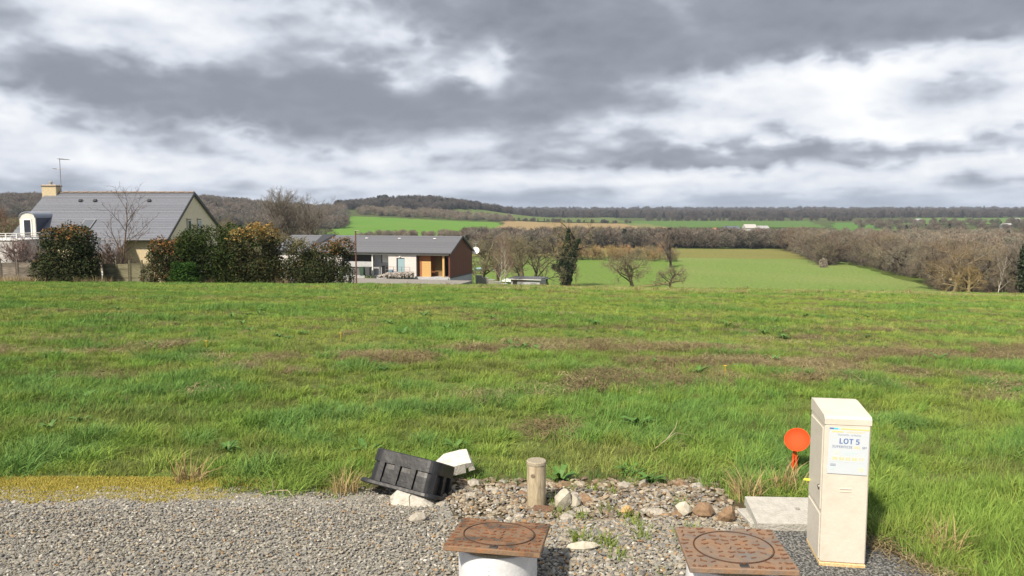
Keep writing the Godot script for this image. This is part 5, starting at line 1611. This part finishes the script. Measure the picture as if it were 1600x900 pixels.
func grow(r: RandomNumberGenerator, wood: MB, twigs: MB, at: Vector3, dir: Vector3, len: float, rad: float, level: int, st: Dictionary) -> void:
	var last: int = st.levels
	if level == last:                                             # a twig: a thin three sided spike
		twigs.col = Color(1, 1, 1) * r.randf_range(0.65, 1.35)
		var side := dir.cross(Vector3(r.randfn(), r.randfn(), r.randfn())).normalized()
		var other := dir.cross(side)
		var mid := at + dir * len * 0.5 + side * len * r.randf_range(-0.08, 0.08)
		var tip := at + dir * len + Vector3(r.randfn(), r.randfn() + float(st.lift), r.randfn()) * len * 0.10
		twigs.tri(at + side * rad, at - side * rad, mid)
		twigs.tri(at + other * rad, at - other * rad, tip)
		for k in int(st.spray):
			var out := (dir + Vector3(r.randfn(), r.randfn() + 0.2, r.randfn()) * 0.6).normalized() * len * r.randf_range(0.3, 0.6)
			var from := at.lerp(tip, r.randf_range(0.2, 0.8))
			twigs.tri(from + side * rad * 0.6, from - side * rad * 0.6, from + out)
		return
	var segs := 5 if level == 0 else 3
	var pts := [at]; var rads := [rad * (1.25 if level == 0 else 1.0)]
	var d := dir
	var taper: float = st.taper if level == 0 else 0.28
	for i in segs:
		d = (d + Vector3(r.randfn(), r.randfn(), r.randfn()) * float(st.wander) * (0.5 if level == 0 else 1.0) + Vector3.UP * float(st.lift) * 0.12).normalized()
		pts.append((pts[i] as Vector3) + d * len / segs)
		rads.append(rad * lerpf(1.0, taper, (i + 1.0) / segs))
	var into := wood if level < last - 1 else twigs
	if into == twigs:
		twigs.col = Color(1, 1, 1) * r.randf_range(0.6, 1.1)
	into.tube(pts, rads, [7, 5, 3, 3, 3][level], false)
	var kids: int = st.kids[level]
	for k in kids:
		var t: float = lerpf(st.first if level == 0 else 0.25, 1.0, (k + r.randf()) / kids)
		var seg := mini(int(t * segs), segs - 1)
		var p: Vector3 = (pts[seg] as Vector3).lerp(pts[seg + 1], t * segs - seg)
		var along: Vector3 = ((pts[seg + 1] as Vector3) - pts[seg]).normalized()
		var away := along.cross(Vector3(r.randfn(), r.randfn() * 0.4, r.randfn())).normalized()
		var open: float = float(st.open) * r.randf_range(0.7, 1.25) * (1.15 - 0.45 * t if level == 0 else 1.0)
		var nd := (along * cos(open) + away * sin(open)).normalized()
		nd = (nd + Vector3.UP * float(st.lift) * 0.25).normalized()
		var nl: float = len * float(st.shrink[level]) * r.randf_range(0.7, 1.2) * (1.1 - 0.5 * t if level == 0 else 1.05 - 0.35 * t)
		var nr: float = maxf(rads[seg] * 0.55, float(st.least))
		grow(r, wood, twigs, p, nd, nl, minf(nr, rad * 0.6), level + 1, st)

const BROAD := {"spread": 1.05, "trunk": 0.62, "girth": 0.028, "taper": 0.35, "levels": 4, "kids": [10, 7, 7, 6], "first": 0.25, "open": 0.95, "lift": 0.5, "wander": 0.16, "shrink": [0.72, 0.58, 0.55, 0.6], "least": 0.020, "spray": 3}
const TALL := {"spread": 0.62, "trunk": 0.88, "girth": 0.013, "taper": 0.2, "levels": 4, "kids": [17, 6, 6, 6], "first": 0.36, "open": 0.62, "lift": 0.8, "wander": 0.11, "shrink": [0.36, 0.55, 0.55, 0.6], "least": 0.013, "spray": 2}
const SMALL := {"spread": 1.4, "trunk": 0.5, "girth": 0.03, "taper": 0.5, "levels": 4, "kids": [10, 7, 7, 6], "first": 0.3, "open": 1.02, "lift": 0.25, "wander": 0.2, "shrink": [0.85, 0.6, 0.55, 0.6], "least": 0.018, "spray": 3}
const THICKET := {"spread": 1.3, "trunk": 0.45, "girth": 0.02, "taper": 0.4, "levels": 3, "kids": [14, 8, 8], "first": 0.05, "open": 0.85, "lift": 0.5, "wander": 0.2, "shrink": [1.1, 0.6, 0.6], "least": 0.020, "spray": 5}
const SLIM := {"spread": 0.42, "trunk": 0.9, "girth": 0.011, "taper": 0.15, "levels": 3, "kids": [20, 7, 6], "first": 0.22, "open": 0.8, "lift": 0.6, "wander": 0.1, "shrink": [0.33, 0.55, 0.6], "least": 0.014, "spray": 3}

func bark(r: float, g: float, b: float) -> StandardMaterial3D:
	return flat(lin(r, g, b), 0.95, 0.0, 0.2)

func twig_mat(r: float, g: float, b: float) -> StandardMaterial3D:
	var m := tinted(0.95, 0.0, 0.2)
	m.albedo_color = lin(r, g, b)
	return m

func tree(called: String, label: String, meshes: Array, b: Material, t: Material, x: float, D: float, size: float, turn: float, group := "") -> Node3D:
	var o := thing(called, label, "tree", on_ground(x, -D), turn, group)
	var across: float = size * float(meshes[4]) / float(meshes[3])
	o.scale = Vector3(across, size / float(meshes[2]), across)   # size is the tree's height in metres
	part("trunk", meshes[0], b, o)
	part("crown", meshes[1], t, o)
	return o

func ivy(seed_: int, spine: Array, count: int, leaf: float) -> ArrayMesh:
	var r := RandomNumberGenerator.new()
	r.seed = seed_
	var mb := MB.new()
	for i in count:
		var k: Array = spine[r.randi() % spine.size()]
		var t := r.randf()
		var c: Vector3 = (k[0] as Vector3).lerp(k[1], t)
		var rad: float = lerpf(k[2], k[3], t) * (1.0 - 0.5 * r.randf() * r.randf())
		var w := r.randf() * TAU
		var p := c + Vector3(cos(w) * rad, r.randf_range(-0.3, 0.3), sin(w) * rad) * (1.0 + 0.3 * sin(c.y * 5.0 + w * 2.0))
		var a := Vector3(r.randfn(), r.randfn(), r.randfn()).normalized()
		var b := a.cross(Vector3(r.randfn(), r.randfn(), r.randfn())).normalized() * 0.7
		var s := leaf * r.randf_range(0.6, 1.3)
		mb.col = [Color(0.018, 0.032, 0.014), Color(0.03, 0.048, 0.018), Color(0.05, 0.06, 0.025)][r.randi() % 3] * r.randf_range(0.7, 1.3)
		mb.tri(p - a * s, p + b * s, p + a * s)
		mb.tri(p - a * s, p + a * s, p - b * s)
	return mb.mesh(true)

func build_trees() -> void:
	var grey := bark(0.13, 0.105, 0.08); var olive := bark(0.16, 0.14, 0.085); var dark := bark(0.07, 0.055, 0.045); var silver := bark(0.42, 0.38, 0.33)
	var tw_brown := twig_mat(0.205, 0.172, 0.135); var tw_olive := twig_mat(0.245, 0.215, 0.135); var tw_grey := twig_mat(0.245, 0.22, 0.185); var tw_gold := twig_mat(0.40, 0.29, 0.14); var tw_red := twig_mat(0.24, 0.165, 0.125)
	# in front of the slate house
	tree("garden_tree", "slender bare garden tree in front of the slate roof", bare_tree(11, 6.1, {"spread": 0.68, "trunk": 0.8, "girth": 0.010, "taper": 0.2, "levels": 3, "kids": [13, 6, 4], "first": 0.22, "open": 0.75, "lift": 0.4, "wander": 0.13, "shrink": [0.48, 0.5, 0.6], "least": 0.009, "spray": 1}), bark(0.16, 0.12, 0.09), twig_mat(0.17, 0.12, 0.09), -24.15, 47.2, 6.3, 0.4)
	tree("garden_tree", "wispy mauve bare bush tree below the balcony at the fence", bare_tree(12, 3.4, THICKET), grey, twig_mat(0.25, 0.185, 0.17), -31.0, 48.6, 3.3, 0.9)
	tree("garden_tree", "bare garden thicket beside the porch of the slate house", bare_tree(13, 3.0, THICKET), grey, twig_mat(0.2, 0.15, 0.12), -24.9, 49.5, 3.2, 0.2)
	# tall trees behind the long house
	var talls := [bare_tree(21, 15.0, TALL), bare_tree(27, 15.0, TALL), bare_tree(23, 14.0, BROAD)]
	for k in [[420, 128, 1.08, 0, 0.0], [436, 132, 1.12, 1, 1.0], [447, 126, 1.08, 0, 2.2], [463, 134, 0.95, 2, 0.6], [476, 127, 1.02, 1, 3.0], [484, 131, 0.98, 0, 4.2], [499, 128, 0.88, 1, 5.0]]:
		tree("tall_tree", "tall bare tree rising behind the long house roof", talls[k[3]], grey, tw_grey, (k[0] - 800) / 1208.0 * k[1], k[1], 15.8 * float(k[2]), k[4], "tall bare trees behind the long house")
	for k in [[352, 110, 10.5, 0.5], [368, 118, 11.5, 1.5], [388, 120, 11.0, 2.5], [405, 124, 11.0, 3.5], [515, 130, 10.0, 4.0], [330, 105, 9.5, 5.5], [455, 122, 9.5, 1.2], [490, 121, 9.0, 2.8], [425, 119, 9.5, 3.9], [440, 140, 10.5, 4.9], [472, 142, 10.0, 0.9]]:
		tree("garden_oak", "spreading olive brown bare tree between the slate house and the long house", talls[2], olive, tw_olive, (k[0] - 800) / 1208.0 * k[1], k[1], k[2], k[3], "bare trees between the houses")
	tree("fruit_tree", "low mossy green bare tree behind the left end of the long roof", bare_tree(24, 9.0, SMALL), bark(0.14, 0.13, 0.08), twig_mat(0.19, 0.19, 0.10), -26.5, 121.0, 7.6, 0.3)
	for k in [[30, 90, 1.0, 0.0], [10, 84, 0.9, 2.0], [55, 100, 1.0, 3.0], [-15, 80, 1.0, 4.0], [268, 95, 1.16, 1.0]]:
		tree("garden_oak", "russet bare tree standing behind the slate house", talls[2], olive, tw_red, (k[0] - 800) / 1208.0 * k[1], k[1], 8.4 * float(k[2]), k[3], "bare trees behind the slate house")
	# around the shed and the ivy tree
	tree("bare_tree", "leaning bare tree just beyond the red timber gable", bare_tree(31, 10.5, SMALL), olive, tw_olive, -5.6, 132.0, 9.8, 0.2)
	tree("birch_tree", "slim pale stemmed bare birch left of the flat roofed shed", bare_tree(32, 9.5, SLIM), silver, tw_red, -1.75, 112.0, 9.0, 0.0)
	tree("birch_tree", "second slim pale bare birch close behind the flat roofed shed", bare_tree(33, 9.5, SLIM), silver, tw_red, -0.9, 116.0, 9.2, 1.7)
	tree("bare_tree", "broad olive bare tree with two stems behind the shed", bare_tree(34, 11.5, BROAD), olive, tw_olive, 1.9, 124.0, 10.5, 1.3)
	tree("bare_tree", "dark stemmed bare tree between the shed and the ivy covered tree", bare_tree(35, 10.5, BROAD), dark, tw_olive, 3.9, 138.0, 9.5, 2.0)
	tree("bare_tree", "wide brown bare tree left of the shed at the garden's far side", bare_tree(36, 10.5, BROAD), olive, tw_brown, -2.9, 140.0, 9.5, 0.5)
	# ivy covered tree
	var iv := tree("ivy_tree", "old tree thickly clad in dark ivy standing alone in the green pasture", bare_tree(41, 12.5, {"spread": 0.95, "trunk": 0.8, "girth": 0.036, "taper": 0.4, "levels": 4, "kids": [13, 6, 6, 5], "first": 0.3, "open": 1.05, "lift": 0.4, "wander": 0.2, "shrink": [0.62, 0.55, 0.5, 0.55], "least": 0.020, "spray": 3}), dark, twig_mat(0.29, 0.25, 0.13), 10.2, 146.0, 13.6, 0.5)
	part("ivy", ivy(42, [[Vector3(0, 0, 0), Vector3(0, 3.0, 0), 0.95, 1.0], [Vector3(0, 2.8, 0), Vector3(-0.1, 5.6, 0), 1.9, 1.4], [Vector3(-0.8, 3.2, 0), Vector3(-2.4, 4.2, 0.2), 1.1, 0.7], [Vector3(0.9, 3.6, 0), Vector3(1.6, 5.8, 0), 0.9, 0.7], [Vector3(-0.3, 5.0, 0), Vector3(-0.1, 7.6, 0.1), 0.9, 0.5], [Vector3(0.0, 7.6, 0), Vector3(0.5, 10.8, 0.1), 0.55, 0.2], [Vector3(0.9, 5.6, 0), Vector3(2.8, 9.0, 0.2), 0.7, 0.2], [Vector3(-0.6, 5.4, 0), Vector3(-1.6, 7.4, 0.2), 0.6, 0.2]], 9000, 0.17), tinted(0.75, 0.15, 0.3), iv).scale = Vector3.ONE / iv.scale
	# small pasture trees
	tree("pasture_tree", "rounded bare tree on the pasture right of the ivy covered tree", bare_tree(51, 7.2, SMALL), olive, tw_olive, 22.6, 143.0, 7.4, 0.6)
	tree("pasture_tree", "small dark bare tree beside the path right of the rounded tree", bare_tree(52, 6.2, SMALL), grey, tw_olive, 30.3, 147.0, 5.0, 2.6)
	tree("pasture_tree", "thin twiggy sapling between the ivy covered tree and the rounded tree", bare_tree(53, 6.0, SLIM), olive, tw_olive, 11.9, 144.0, 5.6, 0.0)
	var round_t := tree("round_tree", "dense ball crowned mauve brown tree at the field corner", bare_tree(54, 8.5, {"spread": 0.75, "trunk": 0.5, "girth": 0.03, "taper": 0.5, "levels": 4, "kids": [11, 7, 6, 5], "first": 0.2, "open": 0.75, "lift": 0.6, "wander": 0.12, "shrink": [0.8, 0.55, 0.5, 0.6], "least": 0.020, "spray": 6}), dark, twig_mat(0.22, 0.175, 0.145), 46.5, 226.0, 11.5, 0.0)
	round_t.scale.x *= 1.05
	shrub("small dark evergreen bush on the pasture left of the ivy covered tree", 5.9, 150.0, 2.2, 2.0, 60, [Color(0.03, 0.04, 0.02), Color(0.05, 0.06, 0.03)], [Color(0.05, 0.06, 0.03)], 0.3, 0.14, 1800, "evergreen_bush")
	# reeds and osiers, golden, at the pasture's far edge
	var osier := [bare_tree(61, 4.0, THICKET), bare_tree(62, 4.0, THICKET)]
	for i in 22:
		var px := 880.0 + i * 8.0 + rng.randf_range(-4, 4)
		var D := 262.0 + rng.randf_range(-6, 8)
		tree("osier_bush", "golden orange leafless bush in the row at the pasture's far edge", osier[i % 2], olive, [tw_gold, twig_mat(0.40, 0.26, 0.15), tw_olive][i % 3], (px - 800) / 1208.0 * D, D, rng.randf_range(4.6, 7.0), rng.randf() * TAU, "golden bushes at the pasture's edge")
	# the woodland edge on the right
	var woods := [bare_tree(71, 10.0, BROAD), bare_tree(72, 10.0, BROAD), bare_tree(73, 9.5, SMALL), bare_tree(74, 5.0, THICKET), bare_tree(75, 5.0, THICKET)]
	var line := [[1228, 345], [1250, 305], [1272, 265], [1290, 240], [1318, 268], [1350, 245], [1385, 222], [1420, 204], [1450, 192], [1468, 152], [1500, 142], [1535, 137], [1570, 133], [1605, 130], [1640, 128]]
	var tones := [tw_brown, tw_grey, tw_olive, twig_mat(0.27, 0.21, 0.15), twig_mat(0.36, 0.30, 0.20), twig_mat(0.15, 0.115, 0.09), twig_mat(0.30, 0.27, 0.20)]
	var n := 0
	for i in line.size() - 1:
		var steps := 4 if i < 8 else 3
		for s in steps:
			for row in 4:
				var t := (s + rng.randf()) / steps
				var px := lerpf(line[i][0], line[i + 1][0], t)
				var D := lerpf(line[i][1], line[i + 1][1], t) + maxf(row - 1, 0) * 11.0 + (0.0 if row == 0 else 3.0) + rng.randf_range(0.0, 4.0)
				var m := 3 + (n % 2) if row == 0 else n % 3
				var size := rng.randf_range(0.65, 1.15) * (4.6 if m >= 3 else 9.0 + 0.5 * row)
				tree("woodland_tree" if m < 3 else "woodland_bush", "bare brown tree in the woodland along the green crop field" if m < 3 else "bare brown bush at the foot of the woodland along the green crop field", woods[m], dark if n % 2 else grey, tones[(n * 5 + row) % (4 if m >= 3 else 7)], (px - 800) / 1208.0 * D, D, size, rng.randf() * TAU, "bare trees of the woodland edge" if m < 3 else "bare bushes of the woodland edge")
				n += 1
	tree("ochre_tree", "ochre limbed bare tree at the near corner of the woodland", bare_tree(81, 9.0, SMALL), bark(0.36, 0.28, 0.16), twig_mat(0.30, 0.22, 0.10), (1516 - 800) / 1208.0 * 131.0, 131.0, 6.4, 0.5)
	tree("ochre_tree", "tall pale barked bare tree at the near corner of the woodland", bare_tree(82, 10.0, BROAD), bark(0.34, 0.28, 0.19), twig_mat(0.25, 0.185, 0.11), (1493 - 800) / 1208.0 * 134.0, 134.0, 9.6, 1.5)
	tree("birch_tree", "white stemmed birch in front of the dark woodland edge", bare_tree(83, 8.0, SLIM), bark(0.55, 0.5, 0.44), tw_brown, (1562 - 800) / 1208.0 * 130.0, 130.0, 8.5, 0.5)
	shrub("pale blossoming bush at the tip of the woodland clump", (1287 - 800) / 1208.0 * 236.0, 236.0, 2.4, 3.2, 84, [Color(0.33, 0.29, 0.23), Color(0.28, 0.24, 0.19)], [Color(0.33, 0.29, 0.23)], 0.5, 0.2, 1500, "blossom_bush")
	var ev := thing("evergreen_tree", "dark ivy green evergreen column at the near end of the woodland", "tree", on_ground(62.0, -92.5))
	part("trunk", stems(85, 5, 0.8, 5.0, 0.12), dark, ev)
	part("crown", ivy(86, [[Vector3(0, 0.2, 0), Vector3(0, 6.2, 0), 1.1, 0.8], [Vector3(0.4, 3, 0), Vector3(0.2, 5.5, 0.2), 1.3, 1.0]], 5000, 0.15), tinted(0.6, 0.15, 0.5), ev)

# ---------------------------------------------------------------- far woods, fields and farms
func puff(seed_: int, count: int, up: float) -> ArrayMesh:           # a bare crown seen from far off: short crossing twigs through a round volume
	var r := RandomNumberGenerator.new()
	r.seed = seed_
	var mb := MB.new()
	for i in count:
		var d := Vector3(r.randfn(), r.randfn(), r.randfn()).normalized()
		var p := Vector3(0, 0.58, 0) + d * Vector3(0.40, 0.42, 0.40) * pow(r.randf(), 0.45)
		var a := (d + Vector3(r.randfn(), r.randfn() + up, r.randfn()) * 0.7).normalized() * r.randf_range(0.08, 0.18)
		var b := a.cross(Vector3(r.randfn(), r.randfn(), r.randfn())).normalized() * r.randf_range(0.007, 0.016)
		mb.col = Color(1, 1, 1) * r.randf_range(0.6, 1.4)
		mb.tri(p - b, p + b, p + a)
	for k in 3:
		mb.col = Color(0.6, 0.6, 0.6)
		mb.tube([Vector3(0, -0.1, 0), Vector3(r.randf_range(-0.15, 0.15), 0.6, r.randf_range(-0.15, 0.15))], [0.022, 0.008], 3, false)
	return mb.mesh(true)

func cone_tree(seed_: int) -> ArrayMesh:
	var r := RandomNumberGenerator.new()
	r.seed = seed_
	var mb := MB.new()
	for i in 420:
		var y := r.randf()
		var w := r.randf() * TAU
		var rad := 0.30 * (1.0 - y * 0.85) * sqrt(r.randf())
		var p := Vector3(cos(w) * rad, 0.12 + y * 0.88, sin(w) * rad)
		var a := Vector3(cos(w), -0.3, sin(w)) * r.randf_range(0.05, 0.10)
		var b := Vector3(-sin(w), r.randfn() * 0.3, cos(w)) * r.randf_range(0.02, 0.05)
		mb.col = Color(1, 1, 1) * r.randf_range(0.6, 1.4)
		mb.tri(p - b, p + b, p + a)
	mb.tube([Vector3(0, -0.1, 0), Vector3(0, 0.7, 0)], [0.02, 0.01], 4, false)
	return mb.mesh(true)

func px_x(px: float, D: float) -> float:
	return (px - 800.0) / 1208.0 * D

func quad_field(called: String, l0: float, r0: float, d0: float, l1: float, r1: float, d1: float, lift: float, tone: Color, other: Color, stripe := 0.0) -> void:
	field(called, [Vector2(px_x(l0, d0), d0), Vector2(px_x(r0, d0), d0), Vector2(px_x(r1, d1), d1), Vector2(px_x(l1, d1), d1)], lift, tone, other, stripe)

func build_far() -> void:
	# fields: bearings of the four corners, near edge then far edge
	quad_field("pasture", 735, 1075, 128, 740, 1065, 268, 0.10, Color(0.155, 0.27, 0.055), Color(0.20, 0.28, 0.075))
	quad_field("crop_field", 1040, 1610, 118, 1064, 1300, 285, 0.14, Color(0.19, 0.29, 0.075), Color(0.25, 0.31, 0.105), 0.10)
	quad_field("stubble_strip", 735, 1300, 279, 735, 1230, 356, 0.15, Color(0.27, 0.25, 0.09), Color(0.22, 0.23, 0.075))
	quad_field("spring_field", 500, 790, 500, 545, 782, 880, 0.5, Color(0.13, 0.29, 0.04), Color(0.17, 0.30, 0.055), 0.03)
	quad_field("ploughed_field", 770, 1075, 640, 790, 1010, 930, 0.6, Color(0.36, 0.26, 0.14), Color(0.40, 0.30, 0.17))
	quad_field("green_field", 1000, 1290, 760, 960, 1265, 1080, 0.6, Color(0.10, 0.21, 0.05), Color(0.14, 0.22, 0.065))
	quad_field("upland_pasture", 690, 985, 960, 720, 960, 1330, 0.7, Color(0.16, 0.19, 0.075), Color(0.13, 0.20, 0.06))
	quad_field("far_field", 1290, 1480, 660, 1300, 1420, 980, 0.6, Color(0.10, 0.23, 0.05), Color(0.14, 0.25, 0.07))
	quad_field("far_field", 1430, 1700, 900, 1430, 1700, 1330, 0.7, Color(0.12, 0.23, 0.05), Color(0.17, 0.25, 0.08))
	quad_field("footpath", 930, 960, 138, 1066, 1076, 172, 0.2, Color(0.30, 0.27, 0.11), Color(0.26, 0.26, 0.10))
	var bare := [puff(1, 1100, 0.6), puff(2, 1100, 0.5), puff(3, 1000, 0.8)]
	var cone := cone_tree(4)
	# woods that read as one mass: [left, right bearing, near, far, how many, height, tone, share of conifers, name, label]
	var brown := Color(0.170, 0.148, 0.120); var dusk := Color(0.108, 0.096, 0.088); var tan := Color(0.235, 0.205, 0.155)
	var areas := [
		[-120, 540, 640, 960, 3000, 9.5, brown, 0.04, "hillside_wood", "leafless brown wood covering the hill behind the slate house"],
		[528, 800, 985, 1330, 1500, 10.5, dusk, 0.10, "hillside_wood", "dark leafless wood on the rounded hill behind the long house"],
		[560, 800, 905, 975, 260, 7.0, tan, 0.0, "hillside_wood", "paler scrub along the foot of the rounded wooded hill"],
		[780, 1300, 1330, 1800, 2000, 12.0, dusk, 0.05, "horizon_wood", "dark leafless wood along the horizon beyond the ploughed field"],
		[1250, 1750, 1330, 2100, 2000, 13.0, dusk, 0.06, "horizon_wood", "dark leafless wood along the horizon beyond the valley"],
		[700, 1800, 2300, 3400, 2200, 17.0, dusk, 0.2, "horizon_wood", "farthest bluish ridge of woodland under the sky"],
		[725, 1270, 362, 398, 520, 8.2, brown, 0.05, "hedgerow", "tall leafless hedgerow across the valley beyond the stubble strip"],
		[1225, 1780, 300, 500, 800, 6.6, tan, 0.02, "valley_wood", "pale brown leafless wood filling the valley on the right"],
		[1330, 1780, 560, 960, 190, 7.5, brown, 0.05, "valley_wood", "leafless wood and hedges on the valley's far side"],
		[560, 800, 470, 500, 90, 5.0, tan, 0.0, "hedgerow", "low scrub hedge along the near edge of the bright spring field"],
		[1010, 1330, 1095, 1130, 90, 7.0, dusk, 0.1, "hedgerow", "hedge between the far green field and the horizon wood"],
		[780, 990, 935, 955, 40, 5.0, dusk, 0.1, "hedgerow", "sparse hedge trees above the ploughed field"],
		[720, 860, 300, 356, 80, 7.5, brown, 0.05, "valley_wood", "leafless trees behind the garden beyond the red gable"]]
	var green := Color(0.022, 0.034, 0.02)
	for k in areas:
		var sets := [[], [], []]; var tints := [[], [], []]; var cs := []; var ct := []
		for i in int(k[4]):
			var D := rng.randf_range(k[2], k[3])
			var px := rng.randf_range(k[0], k[1])
			if k[9].begins_with("pale brown leafless") and px < 1468.0 and D < lerpf(365.0, 262.0, clampf((px - 1225.0) / 60.0, 0, 1)):
				continue
			if k[9].begins_with("dark leafless wood on the rounded") and px > 690.0 and D < lerpf(985.0, 1200.0, (px - 690.0) / 110.0):
				continue
			var h: float = float(k[5]) * rng.randf_range(0.7, 1.2)
			var x := px_x(px, D)
			var p := on_ground(x, -D, -0.3)
			var tone: Color = (k[6] as Color) * rng.randf_range(0.75, 1.3)
			tone.r *= rng.randf_range(0.92, 1.1)
			var tr := Transform3D(Basis(Vector3.UP, rng.randf() * TAU).scaled(Vector3(h * rng.randf_range(0.9, 1.3), h, h * rng.randf_range(0.9, 1.3))), p)
			if rng.randf() < float(k[7]) + (0.5 if k[9].begins_with("dark leafless wood on the rounded") and px < 640.0 and D > 1090.0 else 0.0):
				cs.append(tr)
				ct.append(green * rng.randf_range(0.7, 1.4))
			else:
				var q := rng.randi() % 3
				sets[q].append(tr)
				tints[q].append(tone)
		var mat := tinted(0.95, 0.0, 0.2)
		for q in 3:
			scatter(k[8], bare[q], mat, sets[q], tints[q], k[9], "wood" if not k[8] == "hedgerow" else "hedge")
		scatter(k[8], cone, mat, cs, ct, "dark conifers mixed into the " + k[9].split(" ")[0] + " " + k[8].replace("_", " "), "conifers")
	# umbrella pines on the hill top
	for k in [[584, 1155, 8.0, "low umbrella pine standing left of the tallest hilltop pine"], [595, 1150, 13.5, "tallest umbrella pine on the wooded hill's brow"], [603, 1150, 13.5, "umbrella pine right beside the tallest hilltop pine"], [672, 1150, 11.0, "lone pine standing up from the hill's flat crest"]]:
		var o := thing("pine_tree", k[3], "tree", on_ground(px_x(k[0], k[1]), -float(k[1])))
		var h: float = k[2]
		var mb := MB.new()
		mb.tube([Vector3(0, -1, 0), Vector3(0.3, h * 0.5, 0), Vector3(0, h * 0.9, 0)], [0.5, 0.4, 0.25], 6)
		part("trunk", mb.mesh(), bark(0.08, 0.06, 0.05), o)
		part("crown", leafy(int(k[0]), [[Vector3(0, h * 0.95, 0), Vector3(h * 0.33, h * 0.14, h * 0.33)], [Vector3(h * 0.18, h * 0.82, 0), Vector3(h * 0.2, h * 0.1, h * 0.2)]], 700, 0.7, [Color(0.02, 0.032, 0.02), Color(0.028, 0.04, 0.024)], [Color(0.03, 0.045, 0.025)], h, 0.2), tinted(0.8, 0.1, 0.3), o)
	# farms in the valley
	var dark_roof := flat(lin(0.10, 0.12, 0.16), 0.6); var pale := flat(lin(0.42, 0.41, 0.39), 0.9); var tile := flat(lin(0.36, 0.17, 0.10), 0.9); var grey := flat(lin(0.33, 0.33, 0.34), 0.8)
	for k in [[1141, 560, 11.0, 3.0, 2.2, dark_roof, grey, "long dark roofed barn beyond the valley hedgerow"], [1170, 575, 8.5, 3.4, 2.8, pale, pale, "pale roofed farm shed beside the dark roofed barn"], [1190, 590, 8.0, 2.8, 2.0, grey, pale, "grey roofed farm building right of the pale farm shed"], [1115, 565, 3.6, 2.2, 1.6, tile, pale, "small orange tiled farmhouse left of the dark barn"], [1432, 980, 7.0, 2.6, 2.0, grey, grey, "pale farmhouse among trees on the valley's far side"], [1585, 1020, 7.0, 2.6, 2.2, grey, grey, "pale house at the edge of the far right field"], [1570, 720, 8.0, 2.4, 1.8, grey, grey, "grey roofed house low in the valley trees"]]:
		var D: float = k[1]
		var o := thing("farm_building", k[7], "building", on_ground(px_x(k[0], D), -D, 1.6 if D < 800.0 else 1.0), 0.12)
		var w: float = k[2]; var h: float = k[3]; var rf: float = k[4]
		var mb := MB.new()
		mb.box(Vector3(0, h * 0.5 - 2.0, 0), Vector3(w, h + 4.0, 7.0))
		part("wall", mb.mesh(), k[6], o)
		mb = MB.new()
		mb.prism([Vector3(-w * 0.53, h, 3.9), Vector3(-w * 0.53, h + rf, 0), Vector3(-w * 0.53, h, -3.9)], Vector3(w * 1.06, 0, 0))
		part("roof", mb.mesh(), k[5], o)
		mb = MB.new()
		mb.box(Vector3(w * 0.2, h * 0.4, 3.52), Vector3(w * 0.2, h * 0.75, 0.1))
		part("door", mb.mesh(), flat(lin(0.08, 0.08, 0.085), 0.7), o)
